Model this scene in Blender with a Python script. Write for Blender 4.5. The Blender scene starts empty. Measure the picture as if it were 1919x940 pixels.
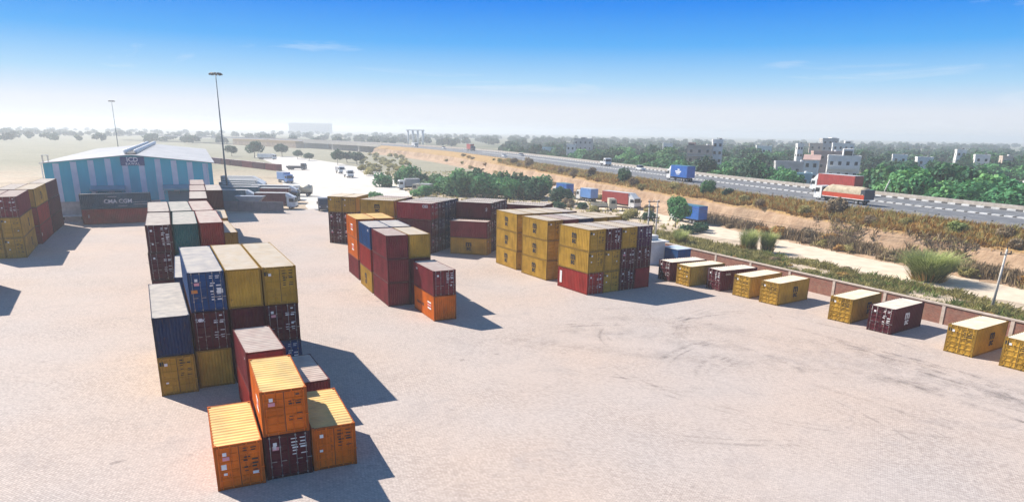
import bpy, math, random
import numpy as np
from mathutils import Matrix, Vector

SC = bpy.context.scene
COL = SC.collection
random.seed(7)
RNG = np.random.default_rng(7)
R = math.radians

# ------------------------------------------------------------------ camera
F_PX, CX, CY, PITCH, ROLL, CAM_H = 1284.6, 959.5, 637.1, 0.29589, 0.017226, 18.67
fwd = Vector((0, math.cos(PITCH), -math.sin(PITCH)))
rt0 = Vector((1, 0, 0))
up0 = rt0.cross(fwd)
rt = math.cos(ROLL) * rt0 + math.sin(ROLL) * up0
up = -math.sin(ROLL) * rt0 + math.cos(ROLL) * up0
cam_d = bpy.data.cameras.new('camera')
cam = bpy.data.objects.new('camera', cam_d)
COL.objects.link(cam)
m = Matrix((rt, up, -fwd)).transposed().to_4x4()
m.translation = Vector((0, 0, CAM_H))
cam.matrix_world = m
cam_d.sensor_fit = 'HORIZONTAL'
cam_d.sensor_width = 36.0
cam_d.lens = F_PX / 1919 * 36
cam_d.shift_y = (CY - 469.5) / 1919
cam_d.clip_start = 0.5
cam_d.clip_end = 20000
SC.camera = cam

# ------------------------------------------------------------------ sky, sun, exposure
SUN_V = Vector((-0.96, 0.60, 1.0)).normalized()          # towards the sun
SUN_EL = math.asin(SUN_V.z)
SUN_AZ = math.atan2(SUN_V.x, SUN_V.y)                     # clockwise from +y
W_ = bpy.data.worlds.new('World')
SC.world = W_
W_.use_nodes = True
nt = W_.node_tree
nt.nodes.clear()
def N(nt, t, **k):
    n = nt.nodes.new(t)
    for a, v in k.items():
        setattr(n, a, v)
    return n
L_ = nt.links.new
out = N(nt, 'ShaderNodeOutputWorld')
bg = N(nt, 'ShaderNodeBackground')
sky = N(nt, 'ShaderNodeTexSky', sky_type='NISHITA', sun_disc=False, sun_elevation=SUN_EL,
        sun_rotation=SUN_AZ, altitude=200, air_density=1.2, dust_density=2.0, ozone_density=2.0)
tc = N(nt, 'ShaderNodeTexCoord')
sep = N(nt, 'ShaderNodeSeparateXYZ')
L_(tc.outputs['Generated'], sep.inputs[0])
ramp = N(nt, 'ShaderNodeValToRGB')
cr = ramp.color_ramp
stops = [(0.0, (.80, .83, .88)), (.03, (.76, .81, .90)), (.065, (.38, .66, .92)), (.11, (.08, .42, .92)),
         (.16, (.002, .25, .88)), (.36, (.06, .24, .58)), (1.0, (.10, .20, .40))]
while len(cr.elements) < len(stops):
    cr.elements.new(0.5)
for e_, (p, c_) in zip(cr.elements, stops):
    e_.position = p
    e_.color = (*c_, 1)
L_(sep.outputs['Z'], ramp.inputs[0])
mp = N(nt, 'ShaderNodeMapping')
mp.inputs['Scale'].default_value = (2.2, 2.2, 16)
mp.inputs['Rotation'].default_value = (0, R(5), 0)
L_(tc.outputs['Generated'], mp.inputs[0])
nz = N(nt, 'ShaderNodeTexNoise')
nz.inputs['Scale'].default_value = 1.6
nz.inputs['Detail'].default_value = 8
nz.inputs['Roughness'].default_value = .62
nz.inputs['Distortion'].default_value = .6
L_(mp.outputs[0], nz.inputs[0])
cl = N(nt, 'ShaderNodeMapRange')
cl.inputs[1].default_value = .60
cl.inputs[2].default_value = .86
cl.inputs[4].default_value = .75
L_(nz.outputs[0], cl.inputs[0])
mixc = N(nt, 'ShaderNodeMix', data_type='RGBA')
mixc.inputs[7].default_value = (.86, .91, .97, 1)
L_(cl.outputs[0], mixc.inputs[0])
L_(ramp.outputs[0], mixc.inputs[6])
sk = N(nt, 'ShaderNodeMix', data_type='RGBA', blend_type='MULTIPLY')
sk.inputs[0].default_value = 1
sk.inputs[7].default_value = (.10, .10, .10, 1)
L_(sky.outputs[0], sk.inputs[6])
mx = N(nt, 'ShaderNodeMix', data_type='RGBA')
mx.inputs[0].default_value = .98
L_(sk.outputs[2], mx.inputs[6])
L_(mixc.outputs[2], mx.inputs[7])
L_(mx.outputs[2], bg.inputs[0])
bg.inputs[1].default_value = 0.60
L_(bg.outputs[0], out.inputs[0])

sun_d = bpy.data.lights.new('sun', 'SUN')
sun_d.energy = 4.9
sun_d.angle = R(.5)
sun_d.color = (1.0, .93, .84)
sun = bpy.data.objects.new('sun', sun_d)
COL.objects.link(sun)
sun.rotation_euler = (-SUN_V).to_track_quat('-Z', 'Y').to_euler()
sun.location = (-60, 40, 80)

vs = SC.view_settings
vs.view_transform = 'Standard'
vs.look = 'None'
vs.gamma = 1
vs.exposure = 0.78
SC.render.engine = 'CYCLES'
cy = SC.cycles
cy.use_denoising = True
try:
    cy.denoiser = 'OPENIMAGEDENOISE'
except Exception:
    pass
cy.max_bounces = 6
cy.diffuse_bounces = 3
cy.glossy_bounces = 2
cy.transparent_max_bounces = 12
cy.volume_bounces = 1
cy.sample_clamp_indirect = 4

# ------------------------------------------------------------------ helpers
def tag(o, label=None, cat=None, group=None, kind=None):
    if label: o['label'] = label
    if cat: o['category'] = cat
    if group: o['group'] = group
    if kind: o['kind'] = kind
    return o

def empty(name, loc, rz=0, label=None, cat=None, group=None):
    o = bpy.data.objects.new(name, None)
    o.empty_display_size = .3
    COL.objects.link(o)
    o.location = loc
    o.rotation_euler = (0, 0, rz)
    return tag(o, label, cat, group)

def link_mesh(name, me, mats, parent=None, loc=None, rot=None):
    o = bpy.data.objects.new(name, me)
    COL.objects.link(o)
    if not isinstance(mats, (list, tuple)):
        mats = [mats]
    while len(me.materials) < len(mats):
        me.materials.append(None)
    for i, mt in enumerate(mats):
        o.material_slots[i].link = 'OBJECT'
        o.material_slots[i].material = mt
    if parent is not None: o.parent = parent
    if loc is not None: o.location = loc
    if rot is not None: o.rotation_euler = rot
    return o

class MB:
    def __init__(s):
        s.v = []; s.f = []; s.mi = []; s.sm = []
    def face(s, pts, mi=0, sm=False):
        b = len(s.v); s.v.extend([tuple(p) for p in pts]); s.f.append(tuple(range(b, b + len(pts)))); s.mi.append(mi); s.sm.append(sm)
    def box(s, lo, hi, mi=0, rot=None, at=None):
        x0, y0, z0 = lo; x1, y1, z1 = hi
        c = [(x0,y0,z0),(x1,y0,z0),(x1,y1,z0),(x0,y1,z0),(x0,y0,z1),(x1,y0,z1),(x1,y1,z1),(x0,y1,z1)]
        s.hexa(c, mi, rot, at)
    def hexa(s, c, mi=0, rot=None, at=None):
        if rot is not None: c = [tuple(rot @ Vector(p)) for p in c]
        if at is not None: c = [(p[0]+at[0], p[1]+at[1], p[2]+at[2]) for p in c]
        b = len(s.v); s.v.extend(c)
        for q in ((0,3,2,1),(4,5,6,7),(0,1,5,4),(1,2,6,5),(2,3,7,6),(3,0,4,7)):
            s.f.append(tuple(b+i for i in q)); s.mi.append(mi); s.sm.append(False)
    def cyl(s, p0, p1, r0, r1=None, n=8, mi=0, cap=True, sm=True):
        r1 = r0 if r1 is None else r1
        p0 = Vector(p0); p1 = Vector(p1); d = (p1 - p0).normalized()
        a = d.orthogonal().normalized(); b_ = d.cross(a)
        b = len(s.v)
        for p, r in ((p0, r0), (p1, r1)):
            for i in range(n):
                t = 2*math.pi*i/n
                s.v.append(tuple(p + a*math.cos(t)*r + b_*math.sin(t)*r))
        for i in range(n):
            j = (i+1) % n
            s.f.append((b+i, b+j, b+n+j, b+n+i)); s.mi.append(mi); s.sm.append(sm)
        if cap:
            s.f.append(tuple(b+i for i in reversed(range(n)))); s.mi.append(mi); s.sm.append(False)
            s.f.append(tuple(b+n+i for i in range(n))); s.mi.append(mi); s.sm.append(False)
    def prism(s, prof, a0, a1, axis='y', mi=0):
        # closed profile (u,w) extruded along axis between a0 and a1
        def P(u, w, a):
            return (u, a, w) if axis == 'y' else ((a, u, w) if axis == 'x' else (u, w, a))
        n = len(prof); b = len(s.v)
        s.v.extend([P(u, w, a0) for u, w in prof]); s.v.extend([P(u, w, a1) for u, w in prof])
        for i in range(n):
            j = (i+1) % n
            s.f.append((b+i, b+j, b+n+j, b+n+i)); s.mi.append(mi); s.sm.append(False)
        s.f.append(tuple(b+i for i in reversed(range(n)))); s.mi.append(mi); s.sm.append(False)
        s.f.append(tuple(b+n+i for i in range(n))); s.mi.append(mi); s.sm.append(False)
    def mesh(s, name):
        me = bpy.data.meshes.new(name)
        me.from_pydata(s.v, [], s.f)
        me.polygons.foreach_set('material_index', s.mi)
        me.polygons.foreach_set('use_smooth', s.sm)
        me.update()
        return me
    def build(s, name, mats, parent=None, loc=None, rot=None):
        return link_mesh(name, s.mesh(name), mats, parent, loc, rot)

def np_mesh(name, V, F, smooth=False, tint=None):
    # V (n,3), F (m,k) fixed k
    me = bpy.data.meshes.new(name)
    V = np.asarray(V, np.float32); F = np.asarray(F, np.int32)
    me.vertices.add(len(V)); me.vertices.foreach_set('co', V.ravel())
    k = F.shape[1]
    me.loops.add(F.size); me.loops.foreach_set('vertex_index', F.ravel())
    me.polygons.add(len(F))
    me.polygons.foreach_set('loop_start', np.arange(0, F.size, k, dtype=np.int32))
    me.polygons.foreach_set('loop_total', np.full(len(F), k, np.int32))
    me.polygons.foreach_set('use_smooth', np.full(len(F), smooth))
    me.update(calc_edges=True)
    if tint is not None:
        at = me.attributes.new('tint', 'FLOAT', 'FACE')
        at.data.foreach_set('value', np.asarray(tint, np.float32))
    return me

def smooth_noise(n, step, amp, seed):
    r = np.random.default_rng(seed)
    k = r.normal(size=n // step + 3)
    t = np.arange(n) / step
    i = t.astype(int); f = t - i; f = f*f*(3-2*f)
    return amp * (k[i]*(1-f) + k[i+1]*f)

def bearing(px, dist):
    """ground position seen at that column of the view, dist metres ahead"""
    t = (px - CX) / F_PX
    return t * dist, dist

# ------------------------------------------------------------------ materials
MATS = {}
def new_mat(name):
    mt = bpy.data.materials.new(name)
    mt.use_nodes = True
    nt = mt.node_tree
    b = nt.nodes['Principled BSDF']
    return mt, nt, b

def mat_noise(name, c1, c2, scale=4.0, rough=.8, detail=6, bump=0.0, bscale=None, metallic=0.0, coords='Object', c3=None, stretch=None):
    if name in MATS: return MATS[name]
    mt, nt, b = new_mat(name)
    tc = N(nt, 'ShaderNodeTexCoord')
    src = tc.outputs[coords]
    if stretch:
        mp = N(nt, 'ShaderNodeMapping'); mp.inputs['Scale'].default_value = stretch
        nt.links.new(src, mp.inputs[0]); src = mp.outputs[0]
    nz = N(nt, 'ShaderNodeTexNoise')
    nz.inputs['Scale'].default_value = scale; nz.inputs['Detail'].default_value = detail; nz.inputs['Roughness'].default_value = .6
    nt.links.new(src, nz.inputs[0])
    rp = N(nt, 'ShaderNodeValToRGB')
    e = rp.color_ramp.elements
    e[0].position = .35; e[0].color = (*c1, 1); e[1].position = .68; e[1].color = (*c2, 1)
    if c3:
        x = e.new(.8); x.color = (*c3, 1)
    nt.links.new(nz.outputs[0], rp.inputs[0])
    nt.links.new(rp.outputs[0], b.inputs['Base Color'])
    b.inputs['Roughness'].default_value = rough
    b.inputs['Metallic'].default_value = metallic
    if bump:
        n2 = N(nt, 'ShaderNodeTexNoise'); n2.inputs['Scale'].default_value = bscale or scale*4; n2.inputs['Detail'].default_value = 5
        nt.links.new(src, n2.inputs[0])
        bp = N(nt, 'ShaderNodeBump'); bp.inputs['Strength'].default_value = bump; bp.inputs['Distance'].default_value = .1
        nt.links.new(n2.outputs[0], bp.inputs['Height']); nt.links.new(bp.outputs[0], b.inputs['Normal'])
    MATS[name] = mt
    return mt

def plain(name, c, rough=.6, metallic=0.0, var=.12):
    return mat_noise(name, tuple(x*(1-var) for x in c), tuple(min(1, x*(1+var)) for x in c), 3.0, rough, metallic=metallic)

def paint(name, col, dust=0.0, dustcol=(.70, .62, .52)):
    """weathered container paint: fading, vertical streaks, rust specks, optional roof dust"""
    key = 'paint_%s_%g' % (name, dust)
    if key in MATS: return MATS[key]
    mt, nt, b = new_mat(key)
    tc = N(nt, 'ShaderNodeTexCoord'); oi = N(nt, 'ShaderNodeObjectInfo')
    add = N(nt, 'ShaderNodeVectorMath', operation='ADD')
    sc = N(nt, 'ShaderNodeVectorMath', operation='SCALE'); sc.inputs[3].default_value = 40
    cmb = N(nt, 'ShaderNodeCombineXYZ')
    for i in range(3): nt.links.new(oi.outputs['Random'], cmb.inputs[i])
    nt.links.new(cmb.outputs[0], sc.inputs[0])
    nt.links.new(tc.outputs['Object'], add.inputs[0]); nt.links.new(sc.outputs[0], add.inputs[1])
    v = add.outputs[0]
    big = N(nt, 'ShaderNodeTexNoise'); big.inputs['Scale'].default_value = .7; big.inputs['Detail'].default_value = 6
    nt.links.new(v, big.inputs[0])
    c1 = tuple(x*.72 for x in col); c2 = tuple(min(1, x*1.18+.005) for x in col)
    rp = N(nt, 'ShaderNodeValToRGB'); e = rp.color_ramp.elements
    e[0].position = .3; e[0].color = (*c1, 1); e[1].position = .7; e[1].color = (*c2, 1)
    nt.links.new(big.outputs[0], rp.inputs[0])
    # streaks down the sides
    mp = N(nt, 'ShaderNodeMapping'); mp.inputs['Scale'].default_value = (9, 9, .35)
    nt.links.new(v, mp.inputs[0])
    st = N(nt, 'ShaderNodeTexNoise'); st.inputs['Scale'].default_value = 1.0; st.inputs['Detail'].default_value = 4
    nt.links.new(mp.outputs[0], st.inputs[0])
    sr = N(nt, 'ShaderNodeMapRange'); sr.inputs[1].default_value = .58; sr.inputs[2].default_value = .8; sr.inputs[4].default_value = .7 if name != 'steel' else .25
    nt.links.new(st.outputs[0], sr.inputs[0])
    if dust > 0: sr.inputs[4].default_value = 0.0
    m1 = N(nt, 'ShaderNodeMix', data_type='RGBA'); m1.inputs[7].default_value = (.075, .038, .025, 1)
    nt.links.new(sr.outputs[0], m1.inputs[0]); nt.links.new(rp.outputs[0], m1.inputs[6])
    # rust specks
    rs = N(nt, 'ShaderNodeTexNoise'); rs.inputs['Scale'].default_value = 3.2; rs.inputs['Detail'].default_value = 9; rs.inputs['Roughness'].default_value = .7
    nt.links.new(v, rs.inputs[0])
    rr = N(nt, 'ShaderNodeMapRange'); rr.inputs[1].default_value = .60; rr.inputs[2].default_value = .70; rr.inputs[4].default_value = .7 if dust == 0 else .35
    nt.links.new(rs.outputs[0], rr.inputs[0])
    m2 = N(nt, 'ShaderNodeMix', data_type='RGBA'); m2.inputs[7].default_value = (.10, .04, .02, 1)
    nt.links.new(rr.outputs[0], m2.inputs[0]); nt.links.new(m1.outputs[2], m2.inputs[6])
    last = m2.outputs[2]
    if dust > 0:
        dn = N(nt, 'ShaderNodeTexNoise'); dn.inputs['Scale'].default_value = 1.3; dn.inputs['Detail'].default_value = 7
        nt.links.new(v, dn.inputs[0])
        dr = N(nt, 'ShaderNodeMapRange'); dr.inputs[1].default_value = .25; dr.inputs[2].default_value = .7
        dr.inputs[3].default_value = dust*.75; dr.inputs[4].default_value = min(1, dust*1.15)
        nt.links.new(dn.outputs[0], dr.inputs[0])
        m3 = N(nt, 'ShaderNodeMix', data_type='RGBA'); m3.inputs[7].default_value = (*dustcol, 1)
        nt.links.new(dr.outputs[0], m3.inputs[0]); nt.links.new(last, m3.inputs[6]); last = m3.outputs[2]
    nt.links.new(last, b.inputs['Base Color'])
    b.inputs['Roughness'].default_value = .55 if dust == 0 else .85
    b.inputs['Specular IOR Level'].default_value = .15
    MATS[key] = mt
    return mt

PAINTS = dict(
    olive=(.50, .285, .030), maroon=(.090, .004, .012), orange=(.72, .155, .003), blue=(.002, .055, .18),
    navy=(.002, .022, .085), green=(.008, .10, .095), red=(.34, .024, .016), crimson=(.30, .006, .016),
    brown=(.20, .020, .026), steel=(.006, .075, .115), plum=(.075, .012, .06))
ROOFDUST = dict(olive=.80, maroon=.84, orange=.40, blue=.86, navy=.90, green=.80, red=.82, crimson=.84, brown=.70, steel=.8, plum=.8)

M_rod = mat_noise('galvanised_rod', (.22, .21, .20), (.42, .40, .38), 5, .45, metallic=.6)
M_white = plain('white_marking', (.78, .78, .76), .6, 0, .06)
M_black = plain('black_marking', (.015, .013, .012), .7)
M_amber = plain('amber_label', (.62, .22, .03), .6)
M_pink = plain('pink_label', (.70, .30, .34), .6)
M_steel = mat_noise('galvanised_steel', (.30, .31, .32), (.45, .46, .47), 2, .45, metallic=.5)
M_concrete = mat_noise('concrete', (.34, .31, .27), (.50, .46, .41), 1.2, .9, bump=.2, bscale=12)
M_rubber = mat_noise('tyre_rubber', (.018, .018, .019), (.04, .038, .036), 6, .9)
M_glass = mat_noise('dark_glass', (.02, .026, .032), (.035, .045, .055), 2, .12)
M_dark = mat_noise('dark_steel', (.02, .02, .022), (.05, .048, .045), 4, .7)
M_asphalt = mat_noise('asphalt', (.105, .110, .118), (.165, .168, .172), .6, .9, bump=.1, bscale=30)
M_whitep = mat_noise('white_kerb_paint', (.46, .46, .44), (.70, .70, .68), 1.2, .7)
M_blackp = mat_noise('black_kerb_paint', (.06, .06, .062), (.14, .135, .13), 2, .8)

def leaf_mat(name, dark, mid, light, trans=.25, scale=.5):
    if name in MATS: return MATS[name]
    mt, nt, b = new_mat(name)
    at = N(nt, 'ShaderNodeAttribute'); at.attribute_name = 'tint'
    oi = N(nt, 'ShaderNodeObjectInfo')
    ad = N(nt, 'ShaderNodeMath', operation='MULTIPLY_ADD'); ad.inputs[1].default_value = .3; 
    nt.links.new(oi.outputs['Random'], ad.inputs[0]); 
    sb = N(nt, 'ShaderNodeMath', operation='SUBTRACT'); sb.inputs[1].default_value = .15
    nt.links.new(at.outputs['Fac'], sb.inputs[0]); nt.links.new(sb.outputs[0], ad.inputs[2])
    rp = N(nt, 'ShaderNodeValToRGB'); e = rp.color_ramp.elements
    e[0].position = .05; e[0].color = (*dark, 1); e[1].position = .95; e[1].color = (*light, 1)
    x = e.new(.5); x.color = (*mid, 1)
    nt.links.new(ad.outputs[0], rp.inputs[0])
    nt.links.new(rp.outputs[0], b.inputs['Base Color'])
    b.inputs['Roughness'].default_value = .65
    b.inputs['Specular IOR Level'].default_value = .2
    tr = N(nt, 'ShaderNodeBsdfTranslucent'); nt.links.new(rp.outputs[0], tr.inputs[0])
    mx = N(nt, 'ShaderNodeMixShader'); mx.inputs[0].default_value = trans
    nt.links.new(b.outputs[0], mx.inputs[1]); nt.links.new(tr.outputs[0], mx.inputs[2])
    nt.links.new(mx.outputs[0], nt.nodes['Material Output'].inputs[0])
    MATS[name] = mt
    return mt
M_leaf = leaf_mat('leaf_green', (.018, .065, .036), (.045, .150, .068), (.12, .26, .085))
M_leaf_d = leaf_mat('leaf_dark', (.014, .048, .034), (.034, .105, .060), (.08, .18, .075))
M_leaf_b = leaf_mat('leaf_bright', (.030, .110, .050), (.085, .27, .105), (.20, .42, .13))
M_leaf_dry = leaf_mat('leaf_dry', (.09, .06, .035), (.25, .18, .10), (.46, .36, .22), .15)
M_grass_brown = leaf_mat('grass_brown', (.14, .065, .02), (.40, .21, .055), (.58, .40, .12), .2)
M_grass_olive = leaf_mat('grass_olive', (.12, .11, .035), (.36, .32, .11), (.64, .56, .25), .4)
M_grass_green = leaf_mat('grass_green', (.06, .10, .025), (.20, .26, .06), (.52, .56, .22), .3)
M_bark = mat_noise('bark', (.07, .05, .035), (.15, .11, .08), 6, .95)

# ------------------------------------------------------------------ the highway line
RC = [-1.40611499e-06, 1.15091280e-03, -6.13200479e-01, 1.24440086e+02]
def road_xy(s, off):
    """s: position along the road (its y on the near edge), off: metres across, + away from the yard"""
    s = np.asarray(s, float)
    x = np.polyval(RC, s); d = np.polyval(np.polyder(RC), s)
    l = np.sqrt(1 + d*d)
    return x + off/l, s - d*off/l
ZR = 6.3
def road_dir(s):
    d = float(np.polyval(np.polyder(RC), s))
    return math.atan2(1, d)           # heading of +s

# ------------------------------------------------------------------ ground
def ground_mat():
    mt, nt, b = new_mat('dry_ground')
    g = N(nt, 'ShaderNodeNewGeometry')
    n1 = N(nt, 'ShaderNodeTexNoise'); n1.inputs['Scale'].default_value = .035; n1.inputs['Detail'].default_value = 9; n1.inputs['Roughness'].default_value = .62
    n2 = N(nt, 'ShaderNodeTexNoise'); n2.inputs['Scale'].default_value = .6; n2.inputs['Detail'].default_value = 8
    nt.links.new(g.outputs['Position'], n1.inputs[0]); nt.links.new(g.outputs['Position'], n2.inputs[0])
    rp = N(nt, 'ShaderNodeValToRGB'); e = rp.color_ramp.elements
    e[0].position = .30; e[0].color = (.23, .185, .105, 1); e[1].position = .56; e[1].color = (.50, .40, .29, 1)
    x = e.new(.42); x.color = (.41, .32, .22, 1)
    nt.links.new(n1.outputs[0], rp.inputs[0])
    gs = N(nt, 'ShaderNodeSeparateXYZ'); nt.links.new(g.outputs['Position'], gs.inputs[0])
    gy_ = N(nt, 'ShaderNodeMath', operation='MULTIPLY_ADD'); gy_.inputs[1].default_value = 260; nt.links.new(n1.outputs[0], gy_.inputs[0]); nt.links.new(gs.outputs['Y'], gy_.inputs[2])
    gm = N(nt, 'ShaderNodeMapRange'); gm.inputs[1].default_value = 370; gm.inputs[2].default_value = 470; gm.inputs[4].default_value = .7
    nt.links.new(gy_.outputs[0], gm.inputs[0])
    gf = N(nt, 'ShaderNodeMix', data_type='RGBA'); gf.inputs[7].default_value = (.16, .175, .105, 1)
    nt.links.new(gm.outputs[0], gf.inputs[0]); nt.links.new(rp.outputs[0], gf.inputs[6])
    mx = N(nt, 'ShaderNodeMix', data_type='RGBA', blend_type='OVERLAY'); mx.inputs[0].default_value = .55
    nt.links.new(gf.outputs[2], mx.inputs[6])
    r2 = N(nt, 'ShaderNodeMapRange'); r2.inputs[1].default_value = .3; r2.inputs[2].default_value = .7; r2.inputs[3].default_value = .25; r2.inputs[4].default_value = .7
    nt.links.new(n2.outputs[0], r2.inputs[0]); nt.links.new(r2.outputs[0], mx.inputs[7])
    nt.links.new(mx.outputs[2], b.inputs['Base Color']); b.inputs['Roughness'].default_value = .95
    bp = N(nt, 'ShaderNodeBump'); bp.inputs['Strength'].default_value = .4; bp.inputs['Distance'].default_value = .12
    nt.links.new(n2.outputs[0], bp.inputs['Height']); nt.links.new(bp.outputs[0], b.inputs['Normal'])
    return mt
M_ground = ground_mat()
mb = MB()
mb.face([(-6000, -300, -.03), (6000, -300, -.03), (6000, 6500, -.03), (-6000, 6500, -.03)])
tag(mb.build('ground', M_ground), kind='structure')

WALL_A, WALL_B = np.array([20.2, 117.0]), np.array([61.0, 40.6])     # boundary wall line

def yard_mat():
    mt, nt, b = new_mat('block_paving')
    g = N(nt, 'ShaderNodeNewGeometry')
    rot = N(nt, 'ShaderNodeMapping'); rot.inputs['Rotation'].default_value = (0, 0, R(27))
    nt.links.new(g.outputs['Position'], rot.inputs[0])
    br = N(nt, 'ShaderNodeTexBrick')
    br.inputs['Scale'].default_value = 1.0; br.inputs['Brick Width'].default_value = .24; br.inputs['Row Height'].default_value = .13
    br.inputs['Mortar Size'].default_value = .012; br.inputs['Mortar Smooth'].default_value = .3; br.inputs['Bias'].default_value = -.1
    br.inputs['Color1'].default_value = (.565, .485, .43, 1); br.inputs['Color2'].default_value = (.38, .315, .28, 1); br.inputs['Mortar'].default_value = (.22, .18, .155, 1)
    nt.links.new(rot.outputs[0], br.inputs[0])
    n1 = N(nt, 'ShaderNodeTexNoise'); n1.inputs['Scale'].default_value = .09; n1.inputs['Detail'].default_value = 8; n1.inputs['Roughness'].default_value = .6
    n2 = N(nt, 'ShaderNodeTexNoise'); n2.inputs['Scale'].default_value = .9; n2.inputs['Detail'].default_value = 10; n2.inputs['Roughness'].default_value = .7
    n3 = N(nt, 'ShaderNodeTexNoise'); n3.inputs['Scale'].default_value = .05; n3.inputs['Detail'].default_value = 3
    n4 = N(nt, 'ShaderNodeTexNoise'); n4.inputs['Scale'].default_value = 7; n4.inputs['Detail'].default_value = 6
    for n in (n1, n2, n3, n4): nt.links.new(g.outputs['Position'], n.inputs[0])
    # dust lying over the blocks
    du = N(nt, 'ShaderNodeMapRange'); du.inputs[1].default_value = .28; du.inputs[2].default_value = .62; du.inputs[3].default_value = .05; du.inputs[4].default_value = .62
    nt.links.new(n1.outputs[0], du.inputs[0])
    dm = N(nt, 'ShaderNodeMix', data_type='RGBA'); dm.inputs[7].default_value = (.515, .430, .375, 1)
    nt.links.new(du.outputs[0], dm.inputs[0]); nt.links.new(br.outputs[0], dm.inputs[6])
    # pink / grey drift
    hp = N(nt, 'ShaderNodeValToRGB'); e = hp.color_ramp.elements
    e[0].position = .35; e[0].color = (.96, .99, 1.02, 1); e[1].position = .65; e[1].color = (1.04, .985, .93, 1)
    nt.links.new(n3.outputs[0], hp.inputs[0])
    hm = N(nt, 'ShaderNodeMix', data_type='RGBA', blend_type='MULTIPLY'); hm.inputs[0].default_value = 1
    nt.links.new(dm.outputs[2], hm.inputs[6]); nt.links.new(hp.outputs[0], hm.inputs[7])
    # stains
    st = N(nt, 'ShaderNodeMapRange'); st.inputs[1].default_value = .56; st.inputs[2].default_value = .78; st.inputs[4].default_value = .45
    nt.links.new(n2.outputs[0], st.inputs[0])
    sm = N(nt, 'ShaderNodeMix', data_type='RGBA'); sm.inputs[7].default_value = (.22, .19, .18, 1)
    nt.links.new(st.outputs[0], sm.inputs[0]); nt.links.new(hm.outputs[2], sm.inputs[6])
    n5 = N(nt, 'ShaderNodeTexNoise'); n5.inputs['Scale'].default_value = .22; n5.inputs['Detail'].default_value = 11; n5.inputs['Roughness'].default_value = .66; n5.inputs['Distortion'].default_value = .8
    nt.links.new(g.outputs['Position'], n5.inputs[0])
    s5 = N(nt, 'ShaderNodeMapRange'); s5.inputs[1].default_value = .55; s5.inputs[2].default_value = .72; s5.inputs[4].default_value = .5
    nt.links.new(n5.outputs[0], s5.inputs[0])
    m5 = N(nt, 'ShaderNodeMix', data_type='RGBA'); m5.inputs[7].default_value = (.33, .285, .265, 1)
    nt.links.new(s5.outputs[0], m5.inputs[0]); nt.links.new(sm.outputs[2], m5.inputs[6]); sm = m5
    n6 = N(nt, 'ShaderNodeTexNoise'); n6.inputs['Scale'].default_value = .55; n6.inputs['Detail'].default_value = 4
    nt.links.new(g.outputs['Position'], n6.inputs[0])
    s6 = N(nt, 'ShaderNodeMapRange'); s6.inputs[1].default_value = .70; s6.inputs[2].default_value = .76; s6.inputs[4].default_value = .55
    nt.links.new(n6.outputs[0], s6.inputs[0])
    m6 = N(nt, 'ShaderNodeMix', data_type='RGBA'); m6.inputs[7].default_value = (.16, .14, .13, 1)
    nt.links.new(s6.outputs[0], m6.inputs[0]); nt.links.new(sm.outputs[2], m6.inputs[6]); sm = m6
    sp = N(nt, 'ShaderNodeMapRange'); sp.inputs[1].default_value = .3; sp.inputs[2].default_value = .7; sp.inputs[3].default_value = .86; sp.inputs[4].default_value = 1.12
    nt.links.new(n4.outputs[0], sp.inputs[0])
    sv = N(nt, 'ShaderNodeVectorMath', operation='SCALE')
    nt.links.new(sm.outputs[2], sv.inputs[0]); nt.links.new(sp.outputs[0], sv.inputs[3])
    nt.links.new(sv.outputs[0], b.inputs['Base Color']); b.inputs['Roughness'].default_value = .85
    b.inputs['Specular IOR Level'].default_value = .25
    bp = N(nt, 'ShaderNodeBump'); bp.inputs['Strength'].default_value = .5; bp.inputs['Distance'].default_value = .02; bp.invert = True
    nt.links.new(br.outputs['Fac'], bp.inputs['Height'])
    b2 = N(nt, 'ShaderNodeBump'); b2.inputs['Strength'].default_value = .35; b2.inputs['Distance'].default_value = .05
    nt.links.new(n4.outputs[0], b2.inputs['Height']); nt.links.new(bp.outputs[0], b2.inputs['Normal'])
    nt.links.new(b2.outputs[0], b.inputs['Normal'])
    return mt
mb = MB()
wd = (WALL_B - WALL_A) / np.linalg.norm(WALL_B - WALL_A)
Wfar = WALL_B + wd*60
ypoly = [(-200, -20), (Wfar[0], Wfar[1]), (WALL_B[0], WALL_B[1]), (WALL_A[0], WALL_A[1]), (4, 126), (-22, 133), (-38, 158), (-48, 166), (-72, 158), (-95, 148), (-125, 136), (-200, 120)]
mb.face([(x, y, 0) for x, y in ypoly])
tag(mb.build('yard_pavement', yard_mat()), kind='structure')

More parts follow.
